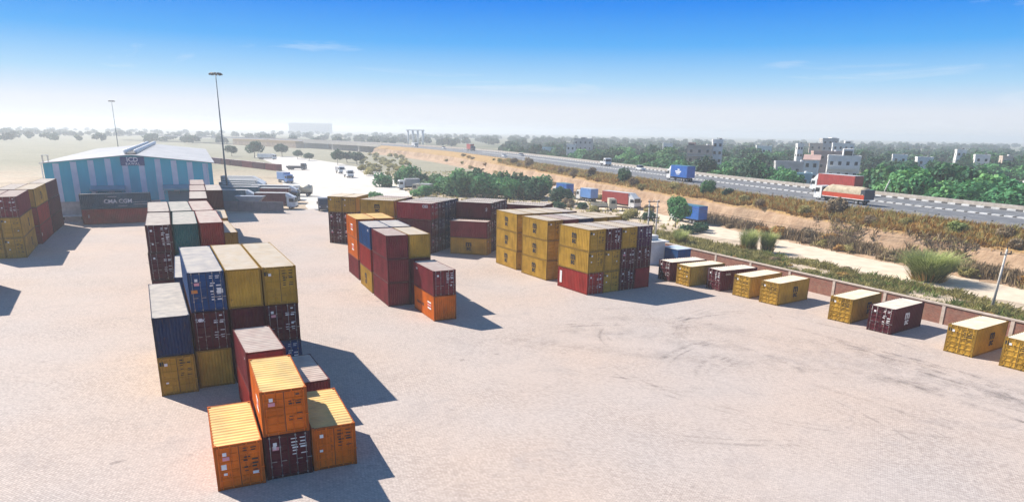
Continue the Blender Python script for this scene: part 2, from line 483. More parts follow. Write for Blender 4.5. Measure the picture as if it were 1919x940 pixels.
# pale concrete access road leading away at the back, dirt track outside the wall
M_track = mat_noise('sandy_track', (.56, .45, .33), (.70, .59, .45), .5, .95, bump=.3, bscale=2, coords='Object')
M_concroad = mat_noise('pale_concrete_road', (.50, .46, .40), (.62, .58, .52), .25, .9, bump=.15, bscale=6)
def ribbon(name, pts, widths, z, mat, jit=0.0, seed=1):
    pts = np.array(pts, float)
    t = np.arange(len(pts)); tt = np.linspace(0, len(pts)-1, (len(pts)-1)*14+1)
    P = np.stack([np.interp(tt, t, pts[:, i]) for i in range(2)], 1)
    k = np.ones(9)/9
    P = np.stack([np.convolve(np.pad(P[:, i], 4, 'reflect', reflect_type='odd'), k, 'valid') for i in range(2)], 1)
    w = np.interp(tt, t, widths)
    d = np.gradient(P, axis=0); d /= np.linalg.norm(d, axis=1)[:, None]
    nrm = np.stack([-d[:, 1], d[:, 0]], 1)
    a = w/2 + smooth_noise(len(P), 3, jit, seed); b_ = w/2 + smooth_noise(len(P), 3, jit, seed+1)
    Lp = P + nrm*a[:, None]; Rp = P - nrm*b_[:, None]
    V = np.concatenate([np.c_[Lp, np.full(len(P), z)], np.c_[Rp, np.full(len(P), z)]])
    n = len(P)
    F = [(i, n+i, n+i+1, i+1) for i in range(n-1)]
    return tag(link_mesh(name, np_mesh(name, V, F), mat), kind='structure')
tr = [road_xy(s, -14.6) for s in (40, 70, 95, 120, 150, 180, 215)]
ribbon('dirt_track', [(float(a), float(b_)) for a, b_ in tr], [12, 12, 12, 12, 11, 10, 9], -.012, M_track, .8, 4)
ribbon('access_road', [(-36, 150), (-42, 190), (-57, 235), (-78, 300), (-110, 380), (-160, 470)], [18, 30, 38, 44, 36, 24], -.014, M_concroad, .6, 8)

# embankment carrying the highway
def emb_mat():
    mt, nt, b = new_mat('embankment_soil')
    g = N(nt, 'ShaderNodeNewGeometry'); sp = N(nt, 'ShaderNodeSeparateXYZ')
    nt.links.new(g.outputs['Position'], sp.inputs[0])
    n1 = N(nt, 'ShaderNodeTexNoise'); n1.inputs['Scale'].default_value = .35; n1.inputs['Detail'].default_value = 8; n1.inputs['Roughness'].default_value = .65
    n2 = N(nt, 'ShaderNodeTexNoise'); n2.inputs['Scale'].default_value = 2.2; n2.inputs['Detail'].default_value = 6
    nt.links.new(g.outputs['Position'], n1.inputs[0]); nt.links.new(g.outputs['Position'], n2.inputs[0])
    rp = N(nt, 'ShaderNodeValToRGB'); e = rp.color_ramp.elements
    e[0].position = .32; e[0].color = (.27, .165, .095, 1); e[1].position = .66; e[1].color = (.46, .32, .205, 1)
    nt.links.new(n1.outputs[0], rp.inputs[0])
    gr = N(nt, 'ShaderNodeValToRGB'); e = gr.color_ramp.elements
    e[0].position = .35; e[0].color = (.26, .135, .05, 1); e[1].position = .65; e[1].color = (.42, .28, .10, 1)
    nt.links.new(n2.outputs[0], gr.inputs[0])
    zz = N(nt, 'ShaderNodeMath', operation='MULTIPLY_ADD'); zz.inputs[1].default_value = 1.1
    nt.links.new(n1.outputs[0], zz.inputs[0]); nt.links.new(sp.outputs['Z'], zz.inputs[2])
    mr = N(nt, 'ShaderNodeMapRange'); mr.inputs[1].default_value = 4.2; mr.inputs[2].default_value = 4.7
    nt.links.new(zz.outputs[0], mr.inputs[0])
    mx = N(nt, 'ShaderNodeMix', data_type='RGBA')
    nt.links.new(mr.outputs[0], mx.inputs[0]); nt.links.new(rp.outputs[0], mx.inputs[6]); nt.links.new(gr.outputs[0], mx.inputs[7])
    nt.links.new(mx.outputs[2], b.inputs['Base Color']); b.inputs['Roughness'].default_value = .95
    bp = N(nt, 'ShaderNodeBump'); bp.inputs['Strength'].default_value = .6; bp.inputs['Distance'].default_value = .25
    nt.links.new(n2.outputs[0], bp.inputs['Height']); nt.links.new(bp.outputs[0], b.inputs['Normal'])
    return mt
M_emb = emb_mat()
EMB_D = [(-46, -.6), (-38, .3), (-28.6, 6.0), (-28, 6.3), (0, 6.3), (.8, 6.25), (2.2, 5.75), (4.0, 4.95), (5.6, 4.15), (6.1, 3.3), (6.5, 2.2), (6.9, 1.35), (8.2, .7), (10.0, .15), (12.0, -.25)]
EMB_S = np.arange(20, 560, 1.5)
cutn = smooth_noise(len(EMB_S), 4, .55, 11) + smooth_noise(len(EMB_S), 12, .6, 12)
jn = RNG.normal(size=(len(EMB_S), len(EMB_D))) * .10
def emb_profile(i, k):
    d, z = EMB_D[k]
    if 4.5 < d < 9: d = d + cutn[i]
    return d, z
V = []
for i, s in enumerate(EMB_S):
    for k in range(len(EMB_D)):
        d, z = emb_profile(i, k)
        x, y = road_xy(s, -d)
        V.append((float(x), float(y), z + (jn[i, k] if 1 < d < 11 else 0)))
n = len(EMB_D)
F = [(i*n+k, i*n+k+1, (i+1)*n+k+1, (i+1)*n+k) for i in range(len(EMB_S)-1) for k in range(n-1)]
tag(link_mesh('embankment', np_mesh('embankment', V, F), M_emb), kind='structure')
def emb_z(d):
    return float(np.interp(d, [a for a, _ in EMB_D], [b_ for _, b_ in EMB_D]))

# road surface
S_ROAD = np.arange(20, 900, 4.0)
def road_strip(name, o0, o1, z, mat, s=S_ROAD, parent=None):
    x0, y0 = road_xy(s, o0); x1, y1 = road_xy(s, o1)
    nn = len(s)
    V = np.concatenate([np.c_[x0, y0, np.full(nn, z)], np.c_[x1, y1, np.full(nn, z)]])
    F = [(i, nn+i, nn+i+1, i+1) for i in range(nn-1)]
    return link_mesh(name, np_mesh(name, V, F), mat, parent)
hw = tag(road_strip('highway', .5, 26.4, ZR+.012, M_asphalt), kind='structure')
for off in (2.6, 14.2, 17.0, 25.6):
    road_strip('edge_line', off-.08, off+.08, ZR+.018, M_whitep, parent=hw)
def dash_mesh(offs, s0, s1, step, ln):
    mb = MB()
    for off in offs:
        for s in np.arange(s0, s1, step):
            a = road_xy(s, off-.08); b_ = road_xy(s, off+.08); c_ = road_xy(s+ln, off+.08); d = road_xy(s+ln, off-.08)
            mb.face([(float(p[0]), float(p[1]), ZR+.018) for p in (a, b_, c_, d)])
    return mb
dash_mesh((6.5, 10.3, 19.9, 22.8), 30, 420, 9, 3).build('lane_dashes', M_whitep, hw)

M_fields = mat_noise('village_fields', (.07, .085, .035), (.22, .19, .10), .02, .95, detail=9, coords='Object', c3=(.34, .28, .18))
ss = np.arange(20, 900, 20.0); ex, ey = road_xy(ss, 40)
mb = MB(); mb.face([(float(a), float(b_), -.018) for a, b_ in zip(ex, ey)] + [(-700, 6400, -.018), (5900, 6400, -.018), (5900, -200, -.018), (float(ex[0]), -200, -.018)])
tag(mb.build('fields', M_fields), kind='structure')

# ------------------------------------------------------------------ containers
W20 = 2.438
CM = {}
def corr(L, depth, period, lead=.0):
    """polyline (pos, offset) of trapezoid corrugation from 0 to L"""
    n = max(3, round(L/period)); p = L/n; out = []
    for i in range(n):
        a = i*p
        out += [(a, 0), (a+p*.26, 0), (a+p*.5, -depth), (a+p*.76, -depth)]
    out.append((L, 0))
    return out
def sheet(poly, fn, w0, w1):
    V = []; 
    for a, o in poly:
        V.append(fn(a, o, w0)); V.append(fn(a, o, w1))
    F = [(2*i, 2*i+1, 2*i+3, 2*i+2) for i in range(len(poly)-1)]
    return V, F
def cmesh(L, H):
    k = (L, H)
    if k in CM: return CM[k]
    w = W20/2; l = L/2; d = {}
    fr = MB()
    pz = .15
    for sx in (-1, 1):
        for sy in (-1, 1):
            x0, x1 = sorted((sx*w, sx*(w-.13))); y0, y1 = sorted((sy*l, sy*(l-.13)))
            fr.box((x0, y0, .10), (x1, y1, H-.10))
            x0, x1 = sorted((sx*(w+.003), sx*(w-.165))); y0, y1 = sorted((sy*(l+.003), sy*(l-.18)))
            fr.box((x0, y0, 0), (x1, y1, .118)); fr.box((x0, y0, H-.118), (x1, y1, H))
        x0, x1 = sorted((sx*(w-.004), sx*(w-.06)))
        fr.box((x0, -l+.18, .02), (x1, l-.18, .16)); fr.box((x0, -l+.18, H-.085), (x1, l-.18, H-.015))
    for sy in (-1, 1):
        y0, y1 = sorted((sy*(l-.004), sy*(l-.08)))
        fr.box((-w+.165, y0, .02), (w-.165, y1, .14)); fr.box((-w+.165, y0, H-.12), (w-.165, y1, H-.012))
    fr.box((-w+.07, -l+.09, .12), (w-.07, l-.09, .15))
    d['frame'] = fr.mesh('frame')
    def mk(nm, poly, fn, w0, w1):
        V, F = sheet(poly, fn, w0, w1); me = np_mesh(nm, V, F); d[nm] = me
    po = [(a-l+.13, o) for a, o in corr(L-.26, .036, .30)]
    mk('side_r', po, lambda a, o, z: (w-.012+o, a, z), .15, H-.08)
    mk('side_l', po, lambda a, o, z: (-w+.012-o, a, z), .15, H-.08)
    po = [(a-l+.10, o) for a, o in corr(L-.20, .045, .40)]
    mk('roof', po, lambda a, o, x: (x, a, H-.018+o), -w+.05, w-.05)
    po = [(a-w+.13, o) for a, o in corr(W20-.26, .045, .22)]
    mk('end', po, lambda a, o, z: (a, l-.014+o, z), .13, H-.11)
    # doors (hinged at the outer edge), each from x0 to x1, at y=-l
    for nm, x0, x1 in (('door_l', -w+.135, -.012), ('door_r', .012, w-.135)):
        mb = MB(); h0, h1 = .135, H-.125; y = -l+.012
        mb.box((x0, y, h0), (x0+.055, y+.05, h1)); mb.box((x1-.055, y, h0), (x1, y+.05, h1))
        k5 = 5; hh = (h1-h0)/k5
        for i in range(k5):
            a = h0+i*hh; b_ = a+hh; xi, xj = x0+.055, x1-.055
            zs = [(a, 0), (a+.05, 0), (a+.085, .045), (b_-.085, .045), (b_-.05, 0), (b_, 0)]
            for (z0, o0), (z1, o1) in zip(zs, zs[1:]):
                mb.face([(xi, y+o0, z0), (xj, y+o0, z0), (xj, y+o1, z1), (xi, y+o1, z1)])
        mb.box((x0, y-.012, h0+.002), (x0+.02, y-.001, h1-.002)) if nm == 'door_l' else mb.box((x1-.02, y-.012, h0+.002), (x1, y-.001, h1-.002))
        d[nm] = mb.mesh('door')
        gk = MB(); yg = y-.006
        for (xa, xb, za, zb) in ((x0-.03, x0+.004, h0, h1), (x1-.004, x1+.03 if nm == 'door_r' else x1+.011, h0, h1), (x0, x1, h0-.022, h0+.012), (x0, x1, h1-.012, h1+.02)):
            gk.box((xa, yg, za), (xb, yg+.02, zb))
        d['gasket_'+nm[-1]] = gk.mesh('gasket')
    rod = MB()
    rod.cyl((0, 0, .03), (0, 0, H-.03), .019, n=6)
    for z in (.12, .75, H-.75, H-.15): rod.box((-.045, -.02, z), (.045, .035, z+.07))
    rod.box((-.02, -.035, 1.02), (.30, -.015, 1.06))
    d['rod'] = rod.mesh('lock_rod')
    # door lettering blocks and plates
    for v in range(4):
        mk1 = MB(); y = -l - .004; r_ = random.Random(3+v)
        z = H-.30
        while z > H*(.30 if v % 2 else .48):
            h_ = r_.choice((.05, .07, .09))
            for xa, xb in ((.16, .54), (.60, 1.02)):
                if r_.random() < .7:
                    a = xa+r_.uniform(0, .08); mk1.box((a, y-.004, z-h_), (a+(xb-xa)*r_.uniform(.45, .85), y, z))
            z -= h_+r_.uniform(.06, .16)
        d['door_text%d' % v] = mk1.mesh('lettering')
    CM[k] = d
    return d

TXT = {}
def text_mesh(s, size, align='CENTER', bold=0.0, spacing=1.0, line=1.0):
    k = (s, size, align, bold, spacing, line)
    if k in TXT: return TXT[k]
    cu = bpy.data.curves.new('lettering', 'FONT')
    cu.body = s; cu.size = size; cu.align_x = align; cu.align_y = 'CENTER'; cu.offset = bold
    cu.space_character = spacing; cu.space_line = line; cu.resolution_u = 2
    o = bpy.data.objects.new('tmp', cu); COL.objects.link(o)
    dg = bpy.context.evaluated_depsgraph_get()
    me = bpy.data.meshes.new_from_object(o.evaluated_get(dg))
    me.materials.clear()
    bpy.data.objects.remove(o); bpy.data.curves.remove(cu)
    me.name = 'lettering'
    TXT[k] = me
    return me

# orientations for lettering (local x = reading direction, z normal outwards)
ROT_FRONT = (R(90), 0, 0)                    # on y = -l face
ROT_RIGHT = (R(90), 0, R(90))                # on x = +w face
ROT_LEFT = (R(90), 0, R(-90))                # on x = -w face
def put_text(parent, s, size, face, u, z, mat, L, bold=.01, name='lettering', spacing=1.0, line=1.0, vertical=False, align='CENTER'):
    me = text_mesh(s, size, align, bold, spacing, line)
    w = W20/2 + .012; l = L/2 + .012
    if face == 'front': loc, rot = (u, -l, z), ROT_FRONT
    elif face == 'right': loc, rot = (w, u, z), ROT_RIGHT
    elif face == 'left': loc, rot = (-w, u, z), ROT_LEFT
    if vertical: rot = (rot[0], rot[1] + R(90), rot[2])
    return link_mesh(name, me, mat, parent, loc, rot)
def plate(parent, face, u, z, su, sz, mat, L, name='label_plate'):
    w = W20/2 + .004; l = L/2 + .006
    mb = MB(); mb.box((-su/2, -.004, -sz/2), (su/2, .004, sz/2))
    if face == 'front': loc, rot = (u, -l, z), (0, 0, 0)
    elif face == 'right': loc, rot = (w+.006, u, z), (0, 0, R(90))
    else: loc, rot = (-w-.006, u, z), (0, 0, R(-90))
    return mb.build(name, mat, parent, loc, rot)

LOGO_COL = dict(olive=M_black, maroon=M_white)
def stack_logo(parent, face, u, z, h, mat, L):
    put_text(parent, 'm', h*.85, face, u, z+h*.22, mat, L, bold=.035*h, name='logo')
    put_text(parent, 'sc', h*.62, face, u, z-h*.26, mat, L, bold=.03*h, name='logo')

CN = [0]
def container(center, yaw, z, size, color, label, group, doors=True, flip=False, marks=(), rods=True, seed=None):
    L, H = (6.058, 2.591) if size == 20 else (12.192, 2.896)
    d = cmesh(L, H)
    CN[0] += 1
    r_ = random.Random(CN[0]*13 + 5)
    t = empty('shipping_container', (center[0], center[1], z), yaw + (math.pi if flip else 0), label, 'container', group)
    pm = paint(color, PAINTS[color]); rm = paint(color, PAINTS[color], ROOFDUST[color]) if color != 'orange' else paint('orange_faded', (.80, .50, .12), .22)
    link_mesh('frame', d['frame'], paint(color + '_frame', tuple(x*.55 for x in PAINTS[color])), t)
    link_mesh('side_panel', d['side_r'], pm, t)
    link_mesh('side_panel', d['side_l'], pm, t)
    link_mesh('roof_panel', d['roof'], rm, t)
    link_mesh('end_panel', d['end'], pm, t)
    for nm, xs in (('door_l', (-.95, -.42)), ('door_r', (.42, .95))):
        dr = link_mesh('door', d[nm], pm, t)
        if rods and doors: link_mesh('gasket', d['gasket_'+nm[-1]], M_black, dr)
        if rods and doors:
            for x in xs:
                link_mesh('lock_rod', d['rod'], M_rod if color not in ('olive', 'orange') else paint(color, PAINTS[color]), dr, (x, -L/2 - .022, 0), (0, 0, 0 if x < 0 else math.pi) if False else None)
    if doors and rods:
        light = M_white if color not in ('olive', 'orange') else M_black
        tag(link_mesh('lettering', d['door_text%d' % r_.randrange(4)], light, t), kind='stuff')
        plate(t, 'front', -.68 + r_.uniform(-.05, .05), H*.80, .20, .20, M_white, L) 
        if color in ('olive',):
            plate(t, 'front', -.98, H*.83, .26, .30, M_black, L)
        if r_.random() < .7:
            plate(t, 'front', r_.choice((-.75, -.7, .7)), H*r_.uniform(.3, .6), .18, .14, M_white, L)
        if color in ('maroon', 'blue', 'orange') and r_.random() < .6:
            plate(t, 'front', -.66, H*.70, .34, .20, M_pink, L)
    for mk_ in marks:
        if mk_[0] == 'logo': stack_logo(t, mk_[1], mk_[2] if len(mk_) > 2 else 0, H*.52, 1.45, LOGO_COL.get(color, M_white), L)
        elif mk_[0] == 'text': put_text(t, mk_[2], mk_[3], mk_[1], mk_[4], mk_[5]*H, mk_[6] if len(mk_) > 6 else M_white, L, bold=mk_[3]*.02, vertical=len(mk_) > 7 and mk_[7])
        elif mk_[0] == 'plate': plate(t, mk_[1], mk_[2], mk_[3]*H, mk_[4], mk_[5], mk_[6], L)
    return t

def ctr(fl, yaw, size, col=0, row_gap=.06):
    L = 6.058 if size == 20 else 12.192
    e = (math.cos(yaw), math.sin(yaw)); g = (-math.sin(yaw), math.cos(yaw))
    u = W20/2 + col*(W20+row_gap); v = L/2
    return fl[0]+e[0]*u+g[0]*v, fl[1]+e[1]*u+g[1]*v
LV = {1: ['single-height'], 2: ['lower', 'upper'], 3: ['bottom', 'middle', 'top']}
NICE = dict(olive='mustard yellow', maroon='maroon', orange='orange', blue='bright blue', navy='dark blue', green='dark green',
            red='brick red', crimson='crimson', brown='reddish brown', steel='dark teal', plum='dark purple')
def stack(fl, yawd, size, levels, phrase, group, col=0, dz=0.0):
    """levels from the ground up: (colour, end facing the viewer: d doors / b blank wall / x not seen, marks)"""
    H = 2.591 if size == 20 else 2.896
    a = R(yawd)
    for i, lv in enumerate(levels):
        color, end = lv[0], lv[1]; marks = lv[2] if len(lv) > 2 else ()
        lab = '%s container, %s one of %s' % (NICE[color], LV[len(levels)][i], phrase) if len(levels) > 1 else '%s container, %s' % (NICE[color], phrase)
        c_ = ctr(fl, a, size, col)
        j = random.Random(int(fl[0]*100)+i+col*7)
        c_ = (c_[0]+j.uniform(-.025, .025), c_[1]+j.uniform(-.025, .025))
        container(c_, a + R(j.uniform(-.25, .25)), i*(H+.004), size, color, lab, group, doors=end == 'd', flip=end == 'b', marks=marks, rods=end == 'd')
def long_stack(p, yawd, size, levels, phrase, group, deep=0):
    """long side towards the viewer; p is its left near corner, deep counts containers behind it"""
    H = 2.591 if size == 20 else 2.896; L = 6.058 if size == 20 else 12.192
    a = R(yawd); e = (math.cos(a), math.sin(a)); g = (-math.sin(a), math.cos(a))
    v = W20/2 + deep*(W20+.06)
    c_ = (p[0]+e[0]*L/2+g[0]*v, p[1]+e[1]*L/2+g[1]*v)
    for i, lv in enumerate(levels):
        color, end = lv[0], lv[1]; marks = lv[2] if len(lv) > 2 else ()
        lab = '%s container, %s one of %s' % (NICE[color], LV[len(levels)][i], phrase) if len(levels) > 1 else '%s container, %s' % (NICE[color], phrase)
        # yaw: local +y along e -> doors (local -y) at the left end; flipped: doors at the right end
        container(c_, a - R(90), i*(H+.004), size, color, lab, group, doors=end in 'de', flip=end == 'e', marks=marks, rods=end in 'de')

FLAG = lambda f, u: [('plate', f, u, .62, 1.1, .18, M_white), ('plate', f, u, .50, 1.1, .16, M_pink), ('plate', f, u, .38, 1.1, .18, M_white)]
gA = 'containers in the nearest row'
stack((-15.56, 32.63), 26.0, 20, [('orange', 'd', [('plate', 'front', -.82, .52, .30, .30, M_white), ('plate', 'front', .78, .30, .34, .16, M_white)])], 'alone at the left end of the nearest row', gA)
stack((-13.38, 33.94), 25.6, 20, [('maroon', 'd', [('plate', 'front', -.72, .72, .2, .2, M_white)]), ('orange', 'd', FLAG('left', -1.2))], 'the two-high stack amid the nearest row', gA)
stack((-11.11, 35.12), 25.0, 20, [('orange', 'd')], 'alone at the right end of the nearest row', gA)
gP = 'containers just behind the nearest row'
stack((-16.63, 40.55), 28.4, 20, [('red', 'x'), ('brown', 'x', [('text', 'left', 'CAI', .22, -2.4, .8)])], 'the pair directly behind the orange nearest row', gP)
stack((-14.29, 42.02), 28.4, 20, [('brown', 'b')], 'single one touching the pair behind the nearest row', gP)
gC = 'long containers in the tall left row'
stack((-25.15, 45.96), 27.8, 40, [('olive', 'd'), ('navy', 'b', [])], 'the two-high left end of the tall near row', gC)
stack((-23.14, 47.63), 27.4, 40, [('olive', 'b'), ('maroon', 'd', [('text', 'front', 'tex', .50, -.68, .80)]), ('blue', 'd', [('plate', 'front', -.85, .52, .40, .24, M_amber), ('plate', 'front', .85, .50, .38, .30, M_white)])], 'second column of the tall near row', gC)
stack((-20.89, 48.94), 27.6, 40, [('maroon', 'x'), ('maroon', 'b', [('plate', 'front', -.6, .7, .3, .3, M_amber)]), ('olive', 'b')], 'third column of the tall near row', gC)
stack((-18.67, 50.10), 27.6, 40, [('blue', 'd'), ('maroon', 'd'), ('olive', 'd')], 'right end column of the tall near row', gC)
stack((-30.01, 59.54), 25.5, 40, [('blue', 'x'), ('blue', 'x')], 'the pair hidden behind the tall near row', gC)
gQ = 'long containers in the second tall left row'
stack((-38.38, 71.31), 26.0, 40, [('maroon', 'x'), ('maroon', 'd'), ('maroon', 'd')], 'the left column in the second tall row', gQ)
stack((-36.06, 72.57), 25.9, 40, [('green', 'x'), ('green', 'x'), ('green', 'b', [('text', 'front', 'CAIU 4523', .16, .85, .60, M_white, True)])], 'the green column in the second tall row', gQ)
stack((-33.87, 74.04), 26.2, 40, [('red', 'x'), ('red', 'x'), ('red', 'b')], 'the right column in the second tall row', gQ)
gS = 'long containers in the third tall left row'
for i, (c0, nm) in enumerate((('maroon', 'left column'), ('green', 'middle column'), ('red', 'right three-high column'))):
    stack((-44.11, 83.12), 27.2, 40, [(c0, 'x'), (c0, 'x'), (c0, 'x')], 'the %s in the third tall row' % nm, gS, col=i)
stack((-44.11, 83.12), 27.2, 40, [('olive', 'x'), ('olive', 'b')], 'the pair ending the third tall row', gS, col=3)
gT = 'long containers towards the shed'
stack((-46.66, 99.64), 24.4, 40, [('maroon', 'x')]*3, 'the left column in the fourth row', gT)
stack((-46.66, 99.64), 24.4, 40, [('olive', 'x')]*2, 'the pair in the fourth row', gT, col=1)
stack((-52.25, 112.1), 24.6, 40, [('brown', 'x')]*3, 'the left column in the fifth row', gT)
stack((-52.25, 112.1), 24.6, 40, [('maroon', 'x'), ('maroon', 'x'), ('maroon', 'b', [('text', 'front', 'OEI', .3, -.7, .85)])], 'the right column in the fifth row', gT, col=1)
stack((-57.8, 124.35), 24.6, 40, [('brown', 'x')]*3, 'the last column before the shed', gT)
# left edge group
gG = 'long containers at the left edge'
def rf(p, yawd):
    return (p[0]-W20*math.cos(R(yawd)), p[1]-W20*math.sin(R(yawd)))
stack(rf((-70.48, 98.28), 27.6), 27.6, 40, [('olive', 'd', [('logo', 'right', 1.0)]), ('olive', 'd', [('logo', 'right', 1.0)]), ('brown', 'd')], 'the near right column at the left edge', gG)
stack(rf((-70.48, 98.28), 27.6), 27.6, 40, [('olive', 'd'), ('olive', 'd'), ('brown', 'd')], 'the near left column at the left edge', gG, col=-1)
stack(rf((-76.1, 110.28), 26), 26, 40, [('crimson', 'x', [('plate', 'right', -5.2, .5, .3, .5, M_white)]), ('red', 'x'), ('olive', 'x', [('logo', 'right', 0)])], 'the middle right column at the left edge', gG)
stack(rf((-76.1, 110.28), 26), 26, 40, [('maroon', 'x'), ('maroon', 'x'), ('maroon', 'x')], 'the middle left column at the left edge', gG, col=-1)
stack(rf((-81.8, 121.9), 25), 25, 40, [('maroon', 'x'), ('maroon', 'x'), ('maroon', 'x')], 'the far column at the left edge', gG)
stack(rf((-59.3, 72.2), 30), 30, 40, [('maroon', 'x'), ('olive', 'x'), ('maroon', 'x')], 'the stack just outside the left edge', gG)
# pair lying across the shed front
gM = 'containers lying in front of the shed'
long_stack((-83.23, 132.9), 27.5, 40, [('red', 'd', [('text', 'right', 'CAI', .35, -5.0, .55, M_white, True)]),
    ('steel', 'd', [('text', 'right', 'CMA CGM', 1.05, .3, .48), ('plate', 'right', 4.2, .42, 2.6, .05, M_white), ('plate', 'right', 4.2, .26, 2.6, .05, M_white), ('plate', 'right', -.6, .80, 1.5, .07, M_white), ('plate', 'right', 1.0, .18, 1.5, .07, M_white)])],
    'the pair lying across the shed front', gM)
# centre stacks
gD = 'containers in the centre rows'
stack((-19.87, 86.76), 25.1, 20, [('brown', 'x'), ('orange', 'x', FLAG('left', -.3)), ('orange', 'x', FLAG('left', -.3))], 'the left column in the far centre row', gD)
stack((-19.87, 86.76), 25.1, 20, [('maroon', 'x'), ('maroon', 'x'), ('orange', 'x')], 'the right column in the far centre row', gD, col=1)
stack((-16.66, 79.35), 24.8, 20, [('olive', 'x', [('logo', 'left', 0)]), ('red', 'x'), ('blue', 'x', [('text', 'left', 'HLC', .35, -2.1, .82)])], 'the left column in the middle centre row', gD)
stack((-16.66, 79.35), 24.8, 20, [('maroon', 'x'), ('maroon', 'x'), ('blue', 'x')], 'the right column in the middle centre row', gD, col=1)
stack((-13.63, 73.21), 26.0, 20, [('brown', 'b'), ('brown', 'b', [('text', 'left', 'm', .4, -2.3, .8)]), ('brown', 'b')], 'the left column in the near centre row', gD)
stack((-13.63, 73.21), 26.0, 20, [('maroon', 'b'), ('maroon', 'b'), ('olive', 'b')], 'the right column in the near centre row', gD, col=1)
stack((-7.99, 67.44), 27.2, 20, [('orange', 'b', [('text', 'right', 'INMAR LINE', .42, -1.0, .42, M_black), ('plate', 'right', 1.7, .66, 1.0, .16, M_white), ('plate', 'right', 1.7, .54, 1.0, .16, M_pink), ('plate', 'right', 1.7, .42, 1.0, .16, M_white)]), ('brown', 'd', [('text', 'left', 'tex', .4, 1.9, .8)])], 'the two-high stack in front of the centre rows', gD)
gB = 'containers in the yellow block'
lg = [('logo', 'left', 0)]
B = [[('red', 'd', [('plate', 'left', 2.35, .52, .42, 1.5, M_white)]), ('olive', 'd', lg), ('olive', 'd', lg)],
     [('olive', 'd'), ('olive', 'd'), ('maroon', 'd')], [('maroon', 'd'), ('maroon', 'd'), ('olive', 'd')], [('crimson', 'b', [('text', 'front', 'CRONOS', .22, .2, .86)]), ('maroon', 'd'), ('plum', 'd')]]
for i, lv in enumerate(B):
    stack((8.89, 80.43), 32.5, 20, lv, '%s column of the near yellow block' % ('left', 'second', 'third', 'right')[i], gB, col=i)
B2 = [[('olive', 'x', lg), ('olive', 'x', lg), ('olive', 'd', lg)], [('maroon', 'x')]*2+[('brown', 'x')], [('maroon', 'x'), ('maroon', 'x'), ('navy', 'x')], [('olive', 'x')]*3, [('olive', 'x')]*3]
for i, lv in enumerate(B2):
    stack((4.34, 88.42), 32.1, 20, lv, '%s column of the middle yellow block' % ('left', 'second', 'third', 'fourth', 'right')[i], gB, col=i)
B3 = [[('olive', 'x', lg), ('olive', 'x', lg), ('olive', 'x', lg)], [('olive', 'x')]*3, [('olive', 'x')]*3, [('maroon', 'x')]*3]
for i, lv in enumerate(B3):
    stack((0.43, 95.29), 29.6, 20, lv, '%s column of the far yellow block' % ('left', 'second', 'third', 'right')[i], gB, col=i)
gF = 'containers in the back row'
stack((-31.32, 116.52), -9, 20, [('maroon', 'd'), ('maroon', 'd'), ('olive', 'd')], 'the left column of the back row', gF)
stack((-31.32, 116.52), -9, 20, [('maroon', 'd'), ('maroon', 'd'), ('olive', 'd')], 'the second column of the back row', gF, col=1)
stack((-31.05, 122.9), -9, 20, [('maroon', 'x'), ('maroon', 'x')], 'the pair tucked behind the back row end', gF)
nm = ('front', 'second', 'third', 'rear')
for i, cs in enumerate((('olive', 'olive', 'olive'), ('maroon', 'maroon', 'olive'), ('maroon', 'maroon', 'brown'))):
    long_stack((-25.02, 112.46), -14.7, 20, [(cs[0], 'x'), (cs[1], 'x'), (cs[2], 'x', [('logo', 'right', 0)] if i == 0 else [])], 'the %s layer of the yellow-fronted back stack' % nm[i], gF, i)
for i, cs in enumerate((('maroon', 'maroon', 'crimson'), ('maroon', 'plum', 'maroon'), ('navy', 'navy', 'navy'), ('navy', 'navy', 'navy'))):
    long_stack((-18.56, 109.48), -20.4, 20, [(cs[0], 'e'), (cs[1], 'e'), (cs[2], 'e', [('text', 'left', 'OEI', .62, -2.0, .80)] if i == 0 else [])], 'the %s layer of the crimson-fronted back stack' % nm[i], gF, i)
for i in range(3):
    long_stack((-9.36, 111.55), -18.7, 20, [('maroon', 'e'), ('maroon', 'e'), ('maroon', 'e', [('text', 'left', 'CAI', .35, -2.2, .6, M_white, True)] if i == 0 else [])], 'the %s layer of the maroon back stack' % nm[i], gF, i)
long_stack((-10.03, 108.02), -13.1, 20, [('olive', 'e', [('logo', 'left', 0)]), ('brown', 'e')], 'the pair before the maroon back stack', gF)
for i in range(2):
    long_stack((-1.19, 108.89), -20.0, 20, [('maroon', 'x')]*3, 'the %s layer of the back stack behind yellow blocks' % nm[i], gF, i)
gR = 'single containers along the boundary wall'
RR = [((19.55, 91.17), -63, 'maroon', 'first along the wall, beside the blue cabin', []), ((21.33, 88.22), -60, 'olive', 'second along the wall, between two maroon ones', []),
      ((24.67, 85.89), -62.5, 'maroon', 'third along the wall from the cabin', [('text', 'right', 'CAXU', .3, -1.9, .8)]), ((26.83, 82.03), -55.5, 'olive', 'fourth along the wall from the cabin', []),
      ((28.92, 78.61), -54, 'olive', 'fifth along the wall with a big black logo', [('logo', 'right', .3)]), ((33.77, 71.15), -53, 'olive', 'sixth along the wall, left of a maroon one', [('logo', 'right', .6)]),
      ((36.06, 67.31), -54.6, 'maroon', 'single maroon one nearest the right edge', [('logo', 'right', -.2)]), ((39.76, 60.41), -56.5, 'olive', 'second from the right edge by the wall', [('logo', 'right', .2)]),
      ((42.14, 56.33), -57, 'olive', 'cut off by the right edge', [('logo', 'right', .2)])]
for p, yw, c0, ph, mk_ in RR:
    stack(p, yw, 20, [(c0, 'd', mk_)], ph, gR)

